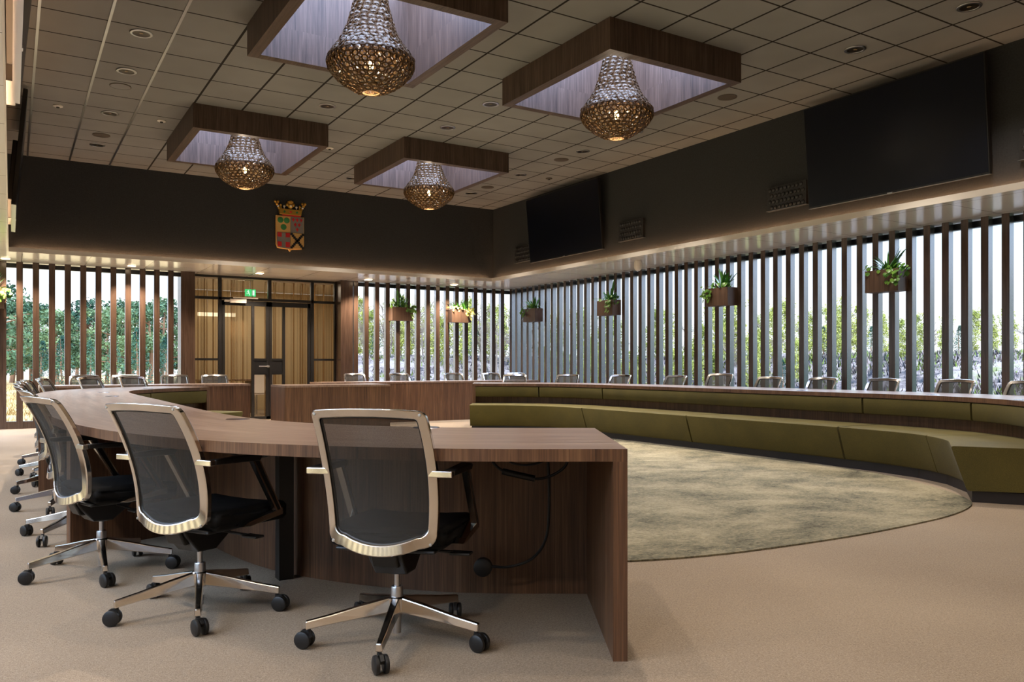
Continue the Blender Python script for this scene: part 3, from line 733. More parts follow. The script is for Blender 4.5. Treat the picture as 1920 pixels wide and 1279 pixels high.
def ring_table(side):
    sx = -1 if side == 'right' else 1
    fl = side == 'right'
    tr = lambda P: [(sx*x, y) for x, y in P]
    inn = tr(resample(catmull(INP, 12), NS)); out = tr(resample(catmull(OUTP, 12), NS))
    nin = [(sx*a, b) for a, b in normals(resample(catmull(INP, 12), NS))]
    lab = {'left': 'long curved walnut council table on the left, nearest the camera', 'right': 'long curved walnut council table on the right behind the green bench'}[side]
    t = thing('council_table', lab, 'table', (CX, CY, 0))
    # top: ruled between outer and inner edges
    m = MB(); L = [0]
    for i in range(NS): L.append(L[-1]+math.dist(out[i], out[i+1]))
    for i in range(NS):
        a, b, c, d = out[i], out[i+1], inn[i+1], inn[i]
        V = [(*a, ZT), (*b, ZT), (*c, ZT), (*d, ZT)]; W = [math.dist(a, d), math.dist(b, c)]
        UVt = [(0, L[i]), (0, L[i+1]), (W[1], L[i+1]), (W[0], L[i])]
        if not fl: V = V[::-1]; UVt = UVt[::-1]
        m.face(V, UVt, 0)
        Vb = [(p[0], p[1], ZT-TH) for p in V][::-1]; m.face(Vb, UVt[::-1], 1)
        for p, q, s_ in ((a, b, 1), (d, c, -1)):
            Q = [(*p, ZT-TH), (*q, ZT-TH), (*q, ZT), (*p, ZT)]; U = [(L[i], 0), (L[i+1], 0), (L[i+1], TH), (L[i], TH)]
            if (s_ > 0) != fl: Q = Q[::-1]; U = U[::-1]
            m.face(Q, U, 1)
    for i in (0, NS):
        m.face([(*out[i], ZT-TH), (*inn[i], ZT-TH), (*inn[i], ZT), (*out[i], ZT)], [(0, 0), (.9, 0), (.9, TH), (0, TH)], 1)
    m.build('tabletop', [WALT, WAL], t)
    # modesty panel near the inner edge, following the curve
    m = MB(); e0 = 0; pts = inn[e0:NS+1-e0]; nn = nin[e0:NS+1-e0]
    m.sweep(pts, nn, [(-.12, 0), (-.10, 0), (-.10, ZT-TH), (-.12, ZT-TH)], flip=fl); m.build('front_panel', WAL, t)
    # end panels
    for i, j in ((0, 2), (NS, NS-2)):
        a, b = Vector(out[i]), Vector(inn[i]); tt = (Vector(out[j])-Vector(out[i])).normalized()*.05
        if i == 0 or True: tb = tt
        P = [a, b, b+tb, a+tt]
        m = MB(); V = [(p.x, p.y, z) for z in (0, ZT-TH) for p in P]
        F = [(3, 2, 1, 0), (4, 5, 6, 7), (0, 1, 5, 4), (1, 2, 6, 5), (2, 3, 7, 6), (3, 0, 4, 7)]
        Ld = (b-a).length
        U = [[(0, 0)]*4, [(0, 0)]*4, [(0, 0), (Ld, 0), (Ld, .7), (0, .7)], [(0, 0), (.05, 0), (.05, .7), (0, .7)], [(Ld, 0), (0, 0), (0, .7), (Ld, .7)], [(.05, 0), (0, 0), (0, .7), (.05, .7)]]
        U = [[(u+i*.1, v) for u, v in q] for q in U]
        m.mesh(V, F, U); m.build('end_panel', WAL, t)
    # intermediate gables
    for s in (.305, .52, .74):
        i = int(s*NS); a, b = Vector(out[i]), Vector(inn[i]); a = a+(b-a)*.06; b = b+(a-b)*.14
        d = (b-a).normalized(); nn_ = Vector((-d.y, d.x))*.02
        m = MB(); m.prism([tuple(a-nn_), tuple(b-nn_), tuple(b+nn_), tuple(a+nn_)], 'z', 0, ZT-TH); m.build('support_panel', WAL, t)
    # black posts
    for s in (.165, .42, .63, .86):
        i = int(s*NS); a, b = Vector(out[i]), Vector(inn[i]); c = b+(a-b).normalized()*.20
        m = MB(); m.box(c.x-.035, c.x+.035, c.y-.035, c.y+.035, 0, ZT-TH); m.build('support_post', BLACK, t)
    # cable grommets let into the top
    g = {'left': [(1.05, 4.55, GROMD), (1.66, 3.47, GROM), (.82, 8.6, GROM), (.86, 9.85, GROM), (1.5, 11.35, GROM)],
         'right': [(7.87, 6.34, GROM), (7.84, 4.74, GROM), (7.29, 3.62, GROM), (6.66, 11.95, GROM), (7.9, 10.2, GROM)]}[side]
    for x, y, mt in g:
        if side == 'left' and y > 5: x = max(x, .78)
        m = MB(); m.lathe([(.0, .004), (.050, .004), (.060, .003), (.064, 0)], 28, (x-CX, y-CY, ZT)); m.build('cable_grommet', mt, t, smooth=True)
    return t, inn, out, nin
TL, innL, outL, ninL = ring_table('left')
TR, innR, outR, ninR = ring_table('right')

def bench(side, inn, nin, label):
    fl = side == 'right'
    t = thing('curved_bench', label, 'bench', (CX, CY, 0))
    # fine path by arc length
    P = resample(inn, 400); Nn = normals(P)
    if fl: Nn = [(-a, -b) for a, b in Nn]
    def seg(s0, s1, gap=.0012):
        i0, i1 = int(round((s0+gap)*400)), int(round((s1-gap)*400)); st = max(2, (i1-i0)//16)
        idx = list(range(i0, i1, st))+[i1]
        return [P[i] for i in idx], [Nn[i] for i in idx]
    def rounded(poly, r=.02):
        out = []
        n = len(poly)
        for k in range(n):
            p, a, b = Vector(poly[k]), Vector(poly[k-1]), Vector(poly[(k+1) % n])
            da = (a-p).normalized()*min(r, (a-p).length*.4); db = (b-p).normalized()*min(r, (b-p).length*.4)
            for q in (0, .5, 1):
                v = (p+da)*(1-q)**2+p*2*q*(1-q)+(p+db)*q*q; out.append((v.x, v.y))
        return out
    seat = rounded([(-.10, .10), (.49, .085), (.60, .42), (-.10, .42)], .02)
    back = rounded([(-.10, .525), (-.01, .525), (.0, .69), (-.10, .69)], .018)
    for a, b in zip([0, .137, .279, .507, .732, .88], [.137, .279, .507, .732, .88, 1]):
        p, n = seg(a, b); m = MB(); m.sweep(p, n, seat, flip=fl); m.build('seat_cushion', OLIVE, t, smooth=True, angle=45)
    for a, b in zip([0, .167, .297, .53, .756, .887], [.167, .297, .53, .756, .887, 1]):
        p, n = seg(a, b); m = MB(); m.sweep(p, n, back, flip=fl); m.build('back_cushion', OLIVE, t, smooth=True, angle=45)
    p, n = seg(0, 1, .003); m = MB(); m.sweep(p, n, [(-.098, 0), (.455, 0), (.455, .084), (-.098, .084)], flip=fl); m.build('plinth', pmat('dark plinth', (38, 34, 36), .5), t)
    return t
bench('right', innR, ninR, 'long olive green upholstered bench curving along the right table')
bench('left', innL, ninL, 'olive green upholstered bench on the inner side of the left table')

# straight wooden tables at the far end
def block_table(name, label, x0, x1, yf, yb, front='y'):
    t = thing(name, label, 'table', ((x0+x1)/2, (yf+yb)/2, 0)); w, d = (x1-x0)/2, (yb-yf)/2
    m = MB(); m.box(-w, w, -d, d, ZT-.03, ZT, grain='x'); m.build('tabletop', WALT, t)
    nx = max(1, round((x1-x0)/1.3))
    for k in range(nx):
        a = -w+2*w*k/nx; m = MB(); m.box(a+.002, a+2*w/nx-.002, -d+.004, -d+.024, 0, ZT-.03); m.build('front_panel', WAL, t)
    for s in (-1, 1):
        m = MB(); m.box(min(s*w, s*(w-.03)), max(s*w, s*(w-.03)), -d+.024, d, 0, ZT-.03); m.build('side_panel', WAL, t)
    m = MB(); m.box(-.035, .035, d-.2, d-.13, 0, ZT-.03); m.build('support_post', BLACK, t)
    return t
block_table('speaker_table', 'free-standing walnut fronted table closing the ring opposite the camera', 3.42, 5.08, 11.92, 12.68)
block_table('back_table', 'walnut fronted table in the back row left of the doors', .35, 3.29, 13.40, 14.12)
block_table('back_table', 'walnut fronted table in the back row right of the doors', 4.60, 9.1, 13.78, 14.46)

# rug ----------------------------------------------------------------
def outline():
    pts = []
    base = [(-1.75, -4.02), (-1.42, -4.20), (-.95, -4.265), (0, -4.25), (.75, -4.215), (1.15, -4.165), (1.52, -4.07), (1.80, -3.93), (2.02, -3.70), (2.30, -3.30), (2.60, -2.70), (2.78, -1.9), (2.84, -1.0), (2.85, 0)]
    right = base[3:]
    lower = [(-x, y) for x, y in right[::-1]]
    half = lower[:-1]+right           # from (-2.85,0) round the near side to (2.85,0)
    full = half+[(x, -y) for x, y in half[::-1]][1:]
    return full
m = MB(); pl = resample(catmull(outline(), 6), 160)[:-1]
V = [(x, y, .001) for x, y in pl]+[(x, y, .010) for x, y in pl]; n = len(pl)
m.mesh(V, [tuple(range(n, 2*n))]+[(k, (k+1) % n, n+(k+1) % n, n+k) for k in range(n)])
o = m.build('rug', RUG, loc=(CX, CY, 0)); tag(o, 'large rounded mottled grey green rug inside the ring of tables', 'rug')

# cables under the near table -----------------------------------------
CAB = pmat('black cable', (16, 15, 15), .5)
t = thing('power_cable', 'black cable looping under the near table end to a round outlet', 'cable', (2.02, 2.96, .66))
cpath = lambda pts: [Vector(p) for p in resample3(pts)]
def resample3(P, n=40):
    out = []
    for i in range(len(P)-1):
        p1, p2 = Vector(P[i]), Vector(P[i+1]); p0 = Vector(P[i-1]) if i else 2*p1-p2; p3 = Vector(P[i+2]) if i+2 < len(P) else 2*p2-p1
        for k in range(8):
            q = k/8; out.append(.5*((2*p1)+(-p0+p2)*q+(2*p0-5*p1+4*p2-p3)*q*q+(-p0+3*p1-3*p2+p3)*q**3))
    out.append(Vector(P[-1])); return out
ex = Vector((.80, -.60, 0)); ey = Vector((-.60, -.80, 0))     # along the panel, away from the panel
base = Vector((-.02, .0, 0))
def cp(a, d, z): v = base+ex*a+ey*d; return (v.x, v.y, z-.66)
m = MB(); m.tube(resample3([cp(.0, .03, .69), cp(.01, .05, .50), cp(.0, .05, .30), cp(-.06, .05, .20), cp(-.16, .05, .16), cp(-.26, .03, .155)]), .006, 8); m.build('cord', CAB, t, smooth=True)
m = MB(); m.tube(resample3([cp(-.24, .05, .69), cp(-.23, .06, .61), cp(-.15, .06, .56), cp(-.02, .06, .545), cp(.08, .06, .60), cp(.09, .05, .69)]), .006, 8)
m.tube(resample3([cp(-.21, .07, .69), cp(-.16, .08, .62), cp(-.08, .08, .605), cp(0, .07, .63), cp(.02, .06, .69)]), .005, 8); m.build('coil', CAB, t, smooth=True)
m = MB(); m.tube([cp(-.19, .07, .575), cp(-.05, .07, .545)], .014, 10); m.build('plug', CAB, t, smooth=True)
m = MB(); Mx = Matrix.Translation(Vector(cp(-.28, .012, .15))) @ Matrix.Rotation(math.atan2(ey.y, ey.x), 4, 'Z') @ Matrix.Rotation(R(90), 4, 'Y')
m.lathe([(0, .0), (.04, .0), (.04, .03), (.03, .034), (0, .034)], 24, M=Mx); m.build('outlet_cap', BLACK, t, smooth=True)
t = thing('power_cable', 'black cables drooping under the near table behind the second chair', 'cable', (1.0, 3.85, .66))
m = MB(); m.tube(resample3([(.08, -.15, .03), (.02, .0, -.05), (-.05, .22, -.07), (-.06, .45, -.05), (-.03, .60, .03)]), .006, 8)
m.tube(resample3([(.14, -.2, .03), (.06, -.05, -.03), (0, .12, -.045), (-.06, .3, -.03), (-.08, .42, .03)]), .006, 8); m.build('cord', CAB, t, smooth=True)

# ------------------------------------------------------------------ office chair
def make_chair(label):
    t = thing('office_chair', label, 'chair', group='mesh backed office chairs')
    Z0, Z1 = .356, .887
    def Y(x, z):
        q = (z-Z0)/(Z1-Z0); a = x/.21
        return -.172+.025*q-.188*q*q+.045*a*a-.012*(1-q)**4
    def hw(z):
        q = (z-Z0)/(Z1-Z0); return .196+.062*q-.052*q*q
    def loop(inset_s, inset_t, inset_b, rt, rb, n=10):
        # rounded outline, counter-clockwise from bottom centre; bottom edge arches downwards
        zt, zb = Z1-inset_t, Z0+inset_b
        def wx(z): return hw(z)-inset_s
        pts = []
        cb = zb+.038    # corner height of the arched bottom
        for k in range(n+1):                     # bottom edge to right corner start
            u = k/n; x = u*(wx(cb)-rb); pts.append((x, zb+.030*u*u))
        cxr, czr = wx(cb+rb)-rb, zb+.030+rb
        for k in range(1, n): a = -math.pi/2+math.pi/2*k/n; pts.append((cxr+rb*math.cos(a), czr+rb*math.sin(a)))
        for k in range(2*n+1): z = czr+(zt-.008-rt-czr)*k/(2*n); pts.append((wx(z), z))
        xt = wx(zt-rt)-rt
        for k in range(1, n): a = math.pi/2*k/n; pts.append((xt+rt*math.cos(a), zt-.008-rt+rt*math.sin(a)))
        for k in range(n): u = 1-k/n; pts.append((xt*u, zt-.008*u*u))
        full = pts+[(0, zt)]+[(-x, z) for x, z in pts[::-1]][:-1]
        return full
    O = loop(0, 0, 0, .028, .05); I = loop(.031, .030, .040, .012, .035)
    n = len(O); m = MB(); th = .013
    V = []
    for P, dy in ((O, -th), (O, th), (I, th), (I, -th)): V += [(x, Y(x, z)+dy, z) for x, z in P]
    F = []
    for r in range(4):
        r2 = (r+1) % 4
        for k in range(n): k2 = (k+1) % n; F.append((r*n+k, r*n+k2, r2*n+k2, r2*n+k))
    m.mesh(V, F)
    fr = m.build('back_frame', ALU, t, smooth=True, angle=50, bevel=.004)
    m = MB(); V = []; F = []; ks = (1.0, .8, .6, .4, .2)
    cz = (Z0+Z1)/2
    for k_ in ks: V += [(x*k_, Y(x*k_, cz+(z-cz)*k_)+.002, cz+(z-cz)*k_) for x, z in I]
    for r in range(len(ks)-1):
        for k in range(n): k2 = (k+1) % n; F.append((r*n+k, r*n+k2, (r+1)*n+k2, (r+1)*n+k))
    c = len(V); V.append((0, Y(0, cz)+.002, cz)); r = len(ks)-1
    for k in range(n): F.append((r*n+k, r*n+(k+1) % n, c))
    m.mesh(V, F); m.build('mesh_panel', MESHF, t, smooth=True, angle=180)
    # dark gasket between the frame and the mesh
    m = MB(); m.tube([(x*.985, Y(x, z)+.004, z) for x, z in I]+[(I[0][0]*.985, Y(*I[0])+.004, I[0][1])], .0045, 6); m.build('mesh_gasket', BLACK, fr, smooth=True)
    for sx in (-1, 1):
        for z in (.40, .865):
            x = sx*(hw(z)-.017); m = MB(); m.lathe([(0, .0035), (.005, .003), (.006, 0)], 10, M=Matrix.Translation((x, Y(x, z)-th, z)) @ Matrix.Rotation(R(90), 4, 'X')); m.build('screw', ALUD, fr, smooth=True)
    # seat
    bm = bmesh.new(); bmesh.ops.create_cube(bm, size=1)
    for v in bm.verts:
        v.co.x *= .45; v.co.y = v.co.y*.41+.085; v.co.z = v.co.z*.075+.405
        if v.co.y > .1: v.co.z -= .008
    bmesh.ops.subdivide_edges(bm, edges=bm.edges[:], cuts=3, use_grid_fill=True)
    for v in bm.verts:
        q = abs(v.co.x/.225); v.co.z += .010*q*q*(1 if v.co.z > .4 else 0)
    bmesh.ops.bevel(bm, geom=[e_ for e_ in bm.edges if e_.is_boundary or (len(e_.link_faces) == 2 and e_.calc_face_angle(0) > .9)], offset=.03, segments=4, profile=.5, affect='EDGES')
    me = bpy.data.meshes.new('seat'); bm.to_mesh(me); bm.free(); me.materials.append(BLACKF)
    me.polygons.foreach_set('use_smooth', [True]*len(me.polygons))
    o = bpy.data.objects.new('seat', me); COL.objects.link(o); o.parent = t
    # mechanism under the seat
    m = MB(); m.prism([(-.12, .33), (-.06, .265), (.03, .262), (.12, .33), (.14, .365), (-.14, .365)], 'x', -.065, .065)
    m.box(-.19, .19, -.13, .16, .358, .372); m.prism([(-.145, .35), (-.12, .30), (-.06, .30), (-.06, .365), (-.145, .37)], 'x', -.05, .05)
    m.build('tilt_mechanism', BLACK, t, bevel=.008)
    m = MB(); m.tube([(.06, .05, .335), (.20, .07, .325)], .006, 8); m.box(.19, .27, .045, .095, .318, .328); m.build('height_lever', BLACK, t, bevel=.003)
    # arms
    for sx in (-1, 1):
        a = bpy.data.objects.new('armrest', None); COL.objects.link(a); a.parent = t; a.empty_display_size = .05
        zz = .655; xb = hw(zz); yb = Y(xb, zz)
        m = MB(); m.box(min(sx*(xb-.028), sx*(xb+.058)), max(sx*(xb-.028), sx*(xb+.058)), yb-.022, yb+.004, zz-.013, zz+.010); m.build('bracket', ALU, a, bevel=.003)
        m = MB(); m.prism([(yb+.004, zz-.010), (yb+.004, zz+.010), (.06, zz+.012), (.085, zz+.004), (.07, zz-.016)], 'x', sx*(xb+.038)-.022, sx*(xb+.038)+.022); m.build('arm_pad', BLACK, a, bevel=.005)
        m = MB(); xa = sx*(xb+.038)
        m.prism([(.045, zz-.012), (.072, zz-.012), (.205, .415), (.180, .415)], 'x', xa-.011, xa+.011); m.build('arm_support', BLACK, a, bevel=.002)
        m = MB(); m.prism([(.070, zz-.012), (.077, zz-.012), (.212, .405), (.205, .405)], 'x', xa-.012, xa+.012); m.prism([(.035, zz-.012), (.045, zz-.012), (.181, .415), (.172, .415)], 'x', xa-.012, xa+.012); m.build('support_edge', ALU, a)
        m = MB(); m.prism([(.212, .425), (.212, .395), (.02, .372), (-.02, .378), (.02, .392)], 'x', min(xa+sx*.012, xa-sx*.05), max(xa+sx*.012, xa-sx*.05)); m.build('lower_bracket', ALU, a, bevel=.003)
    # gas column
    m = MB(); m.lathe([(0, .30), (.048, .30), (.055, .285), (.048, .262), (.03, .255), (0, .255)], 20); m.build('column_cup', BLACK, t, smooth=True)
    m = MB(); m.lathe([(.011, .26), (.011, .20)], 16); m.lathe([(.0, .205), (.021, .205), (.023, .20), (.023, .155), (.0, .155)], 20); m.lathe([(.016, .16), (.016, .03), (0, .03)], 16); m.build('gas_column', ALUD, t, smooth=True)
    # star base
    b = bpy.data.objects.new('star_base', None); COL.objects.link(b); b.parent = t; b.empty_display_size = .1
    m = MB(); m.lathe([(.0, .168), (.028, .168), (.034, .162), (.034, .112), (.028, .105), (0, .105)], 24); m.build('hub', ALU, b, smooth=True)
    for k in range(5):
        a = 2*math.pi*k/5; M = Matrix.Rotation(a, 4, 'Z')
        P = []
        for r, hw_, z0, z1 in ((.022, .020, .112, .166), (.12, .018, .100, .146), (.24, .0155, .084, .118), (.333, .013, .070, .100)):
            P.append([M @ Vector(v) for v in ((r, -hw_, z0), (r, hw_, z0), (r, hw_*.72, z1), (r, -hw_*.72, z1))])
        m = MB(); V = [v for q in P for v in q]; F = [(i*4+j, i*4+(j+1) % 4, (i+1)*4+(j+1) % 4, (i+1)*4+j) for i in range(3) for j in range(4)]+[(3, 2, 1, 0), (12, 13, 14, 15)]
        m.mesh(V, F); m.build('leg', ALU, b, bevel=.004)
        sw = rnd.uniform(-.9, .9); Cc = M @ Matrix.Translation((.322, 0, 0)) @ Matrix.Rotation(sw, 4, 'Z')
        m = MB()
        for s in (-1, 1):
            for prof, in (([(0, -.009), (.024, -.009), (.031, -.006), (.0325, 0), (.031, .006), (.024, .009), (.010, .010), (0, .010)],),):
                m.lathe(prof, 22, M=Cc @ Matrix.Translation((.016, s*.0165, .0325)) @ Matrix.Rotation(R(90), 4, 'X'))
        m.tube([Cc @ Vector((0, 0, .040)), Cc @ Vector((0, 0, .076))], .008, 8)
        m.prism([(-.012, .04), (-.004, .066), (.022, .067), (.040, .050), (.030, .036)], 'y', -.007, .007, M=Cc)
        m.build('caster', BLACK, b, smooth=True, angle=35)
    return t
chairs = [
 # x, y, facing deg (direction the sitter looks), base rotation deg, label
 (1.235, 2.835, 46, 20, 'office chair nearest the camera, back turned, before the near table end'),
 (.678, 3.61, 31, 42, 'second office chair from the near table end, back turned at an angle'),
 (.388, 4.56, 17, 52, 'third office chair from the near table end, at the left picture side'),
 (.38, 5.60, 4, 10, 'fourth office chair along the left table, mostly hidden behind the third'),
 (.36, 6.70, 0, 30, 'fifth office chair along the left table, hidden behind nearer chairs'),
 (.36, 7.75, -2, 50, 'sixth office chair along the left table, showing little but casters'),
 (.38, 8.80, -3, 15, 'seventh office chair along the left table, showing little but casters'),
 (.43, 9.85, -8, 33, 'eighth office chair along the left table, in the row beside the left windows'),
 (.59, 10.92, -19, 12, 'office chair at the far left corner of the ring, farthest left top'),
 (1.07, 11.76, -42, 5, 'office chair at the far left curve, in front of the left back row'),
 (1.58, 12.21, -58, 40, 'office chair behind the green bench at the far end of the left table'),
 (8.28, 4.25, 168, 0, 'office chair behind the right table at the right picture edge'),
 (8.38, 4.99, 175, 20, 'second office chair from the right picture edge behind the right table'),
 (8.45, 5.88, 177, 33, 'third office chair from the right picture edge, below the nearest planter'),
 (8.48, 6.74, 179, 44, 'fourth office chair from the right picture edge behind the right table'),
 (8.48, 7.58, 180, 15, 'fifth office chair from the right picture edge behind the right table'),
 (8.47, 8.42, 190, 28, 'sixth office chair behind the right table, taller, under the second planter'),
 (8.42, 9.32, 184, 60, 'seventh office chair from the right picture edge behind the right table'),
 (8.28, 10.44, 191, 38, 'eighth office chair behind the right table, below the third planter'),
 (7.96, 11.36, 210, 22, 'ninth office chair behind the right table, near the far corner'),
 (7.40, 12.03, 229, 50, 'last office chair at the far end of the right table, seen frontally'),
 (.98, 14.05, 270, 14, 'leftmost office chair behind the left back table'),
 (1.56, 14.08, 268, 44, 'second office chair from the left behind the left back table'),
 (2.30, 14.06, 271, 30, 'third office chair behind the left back table, against the last window'),
 (2.92, 14.06, 269, 52, 'office chair behind the left back table, in front of the glass doors'),
 (5.53, 14.42, 270, 10, 'office chair behind the right back table, nearest the doors'),
 (6.45, 14.42, 271, 31, 'second office chair from the doors behind the right back table'),
 (7.63, 14.42, 269, 22, 'third office chair from the doors behind the right back table'),
 (8.52, 14.42, 272, 40, 'fourth office chair from the doors, partly hidden behind the right back table'),
 (9.12, 14.42, 268, 63, 'office chair deepest in the far right corner'),
]
proto_c = None
for x, y, f, b, lb in chairs:
    rz = R(f-90)
    if proto_c is None:
        proto_c = make_chair(lb); proto_c.location = (x, y, 0); proto_c.rotation_euler = (0, 0, rz)
        for c in proto_c.children:
            if c.name.split('.')[0] == 'star_base': c.rotation_euler = (0, 0, R(b)-rz)
    else: copy_tree(proto_c, (x, y, .035 if 'taller' in lb else 0), rz, lb, R(b)-rz)

# ------------------------------------------------------------------ hanging planters
def leafmat(name, c1, c2):
    m, nt, b = newmat(name); tc = N(nt, 'ShaderNodeTexCoord').outputs['Object']
    n = noise(nt, tc, 9, 2); col = ramp(nt, n, [(.35, c1), (.65, c2)]); nt.links.new(col, b.inputs['Base Color'])
    b.inputs['Roughness'].default_value = .35
    b.inputs['Transmission Weight'].default_value = 0
    b.inputs['Subsurface Weight'].default_value = 0
    return m
LEAF1 = leafmat('dark fern leaf', (44, 100, 40), (92, 158, 62)); LEAF2 = leafmat('lime vine leaf', (62, 116, 42), (116, 162, 62)); LEAF3 = leafmat('variegated leaf', (150, 160, 70), (214, 206, 130))
def blade(m, p, d, up, L, w, bend, n=6, mi=0):
    """strap leaf from p, heading d (unit horizontal), rising by up, drooping by bend"""
    d = Vector((d[0], d[1], 0)); side = Vector((-d.y, d.x, 0)); prev = None
    for k in range(n+1):
        q = k/n; c = Vector(p)+d*(L*q*(1-.25*up))+Vector((0, 0, up*L*q-bend*L*q*q)); ww = w*(math.sin(math.pi*min(1, .12+.88*q))**.7)*(1 if q < .98 else .1)
        a, b = c-side*ww+Vector((0, 0, .15*ww)), c+side*ww+Vector((0, 0, .15*ww))
        if prev: m.face([prev[0], prev[2], c, a], [(0, 0)]*4, mi); m.face([prev[2], prev[1], b, c], [(0, 0)]*4, mi)
        prev = (a, b, c)
def heart(m, p, nrm, size, droop):
    n = Vector(nrm).normalized(); down = Vector((0, 0, -1)); dn = (down-n*down.dot(n)).normalized(); sd = n.cross(dn)
    sh = [(0, 0), (.35, .12), (.5, .42), (.42, .72), (.2, .95), (0, 1.1), (-.2, .95), (-.42, .72), (-.5, .42), (-.35, .12)]
    mid = Vector(p)+dn*size*.5+n*size*.08
    P = [Vector(p)+sd*(x*size)+dn*(y*size) for x, y in sh]
    for k in range(len(P)): m.face([P[k], P[(k+1) % len(P)], mid], [(0, 0)]*3)
PLW = walnut('planter walnut', (74, 56, 46), (98, 76, 62), (118, 94, 78), .45, .35, 60)
SOIL = pmat('potting soil', (40, 30, 24), .95)
def planter(cx, cy, rz, label, kind, seed):
    """local frame: width along X, back against the slats at +Y"""
    rr = random.Random(seed)
    t = thing('hanging_planter', label, 'planter', (cx, cy, 1.953), rz, 'planters hung on the window slats')
    w, d, h = .228, .10, .275
    m = MB(); T = .012
    m.box(-w, w, -d, -d+T, 0, h); m.box(-w, w, d-T, d, 0, h); m.box(-w, -w+T, -d+T, d-T, 0, h); m.box(w-T, w, -d+T, d-T, 0, h); m.box(-w+T, w-T, -d+T, d-T, 0, T)
    m.build('box', PLW, t)
    m = MB(); m.box(-w+T, w-T, -d+T, d-T, h-.05, h-.04); m.build('soil', SOIL, t)
    m = MB()
    for k in range(26 if kind != 'sparse' else 16):
        a = rr.uniform(0, 2*math.pi); c0 = rr.uniform(-.03, .03) if kind != 'wide' else rr.uniform(-.12, .12)
        up = rr.uniform(.7, 1.5); blade(m, (c0+.03, rr.uniform(-.03, .03), h-.05), (math.cos(a), math.sin(a)*.6), up, rr.uniform(.22, .36), rr.uniform(.016, .03), rr.uniform(.15, .7))
    m.build('strap_leaves', LEAF1, t, smooth=True, angle=180)
    m = MB(); hang = {'left': -1, 'right': 1, 'sparse': -1, 'wide': 1}[kind]
    for k in range(60):
        if k < 26: x = rr.uniform(-w, w); z = h+rr.uniform(-.02, .09); y = rr.uniform(-d-.03, d-.02)
        else:
            q = rr.random(); x = hang*(w-.06+rr.uniform(-.09, .09)); z = h-q*rr.uniform(.05, .24); y = -d-.02-rr.uniform(0, .04)
            if rr.random() < .3: x = hang*(w+rr.uniform(.01, .10)); y = rr.uniform(-d, 0); z = h+rr.uniform(-.08, .06)
        heart(m, (x, y, z), (rr.uniform(-.7, .7), -1, rr.uniform(.1, .9)), rr.uniform(.035, .065), .3)
    m.build('trailing_leaves', LEAF3 if kind == 'wide' and seed == 12 else LEAF2, t, smooth=False)
    m = MB()
    for k in range(5):
        a = rr.uniform(-.9, .9); x0 = rr.uniform(-.1, .1); pts = [(x0, 0, h-.05)]
        for q in range(1, 7): pts.append((x0+a*q*.06, -.02*q*.5, h-.05+.06*q-.008*q*q+rr.uniform(-.01, .01)))
        m.tube(pts, .003, 5)
    m.build('stems', LEAF2, t)
    return t
planter(XR-.10, 6.26, R(-90), 'nearest planter on the right window, vine trailing over its front', 'right', 1)
planter(XR-.10, 9.045, R(-90), 'second planter on the right window, long arching leaves', 'left', 2)
planter(XR-.10, 11.825, R(-90), 'third planter on the right window, bushy leaves', 'right', 3)
planter(XR-.10, 14.38, R(-90), 'farthest planter on the right window, close to the corner', 'left', 4)
planter(6.825, YB-.10, 0, 'planter on the back window, nearer the glass doors', 'wide', 5)
planter(8.183, YB-.10, 0, 'planter on the back window with yellow leaves, near the corner', 'wide', 12)
planter(-.32, YB-.10, 0, 'planter on the back left window at the left picture edge', 'right', 6)

# ------------------------------------------------------------------ outdoors
def sstep(a, b, x):
    q = min(1, max(0, (x-a)/(b-a))); return q*q*(3-2*q)
def gz(x, y):
    w = sstep(4.2, 6.2, x-.33*(y-15.7)) if y > 15.7 else 1
    s = max(x-9.9, (y-15.9)*w if y > 15.7 else 0, 0)
    return -.45+w*(1.75*sstep(1.5, 10, s)+.25*sstep(10, 30, s)) + .02*min(0, 0)
def groundmat():
    m, nt, b = newmat('heath and dry grass ground'); tc = N(nt, 'ShaderNodeTexCoord').outputs['Object']
    n1 = noise(nt, tc, .55, 5, .65, .4); n2 = noise(nt, tc, 5, 4, .7)
    f = math_(nt, 'ADD', math_(nt, 'MULTIPLY', n1, .6), math_(nt, 'MULTIPLY', n2, .4))
    heath = ramp(nt, f, [(.42, (26, 30, 36)), (.48, (66, 60, 58)), (.55, (104, 96, 93)), (.66, (74, 80, 42))])  # dark slate stops paint the grey-blue shadows between the brush
    sy = N(nt, 'ShaderNodeSeparateXYZ'); nt.links.new(tc, sy.inputs[0]); fr = N(nt, 'ShaderNodeMapRange'); nt.links.new(sy.outputs[1], fr.inputs[0]); fr.inputs[1].default_value = 6.5; fr.inputs[2].default_value = 4.5
    heath = mixc(nt, heath, ramp(nt, n2, [(.4, (18, 24, 14)), (.6, (44, 54, 24))]), fr.outputs[0])      # unseen ground painted dark green for a darker reflection in the slat sides
    straw = ramp(nt, f, [(.35, (104, 86, 54)), (.5, (136, 114, 76)), (.65, (156, 136, 98))])
    sp = N(nt, 'ShaderNodeSeparateXYZ'); nt.links.new(tc, sp.inputs[0])
    side = math_(nt, 'SUBTRACT', sp.outputs[0], math_(nt, 'MULTIPLY', math_(nt, 'SUBTRACT', sp.outputs[1], 15.7), .33))
    mr = N(nt, 'ShaderNodeMapRange'); nt.links.new(side, mr.inputs[0]); mr.inputs[1].default_value = 3.6; mr.inputs[2].default_value = 6
    nt.links.new(mixc(nt, straw, heath, mr.outputs[0]), b.inputs['Base Color']); b.inputs['Roughness'].default_value = .95; b.inputs['Specular IOR Level'].default_value = .05
    return m
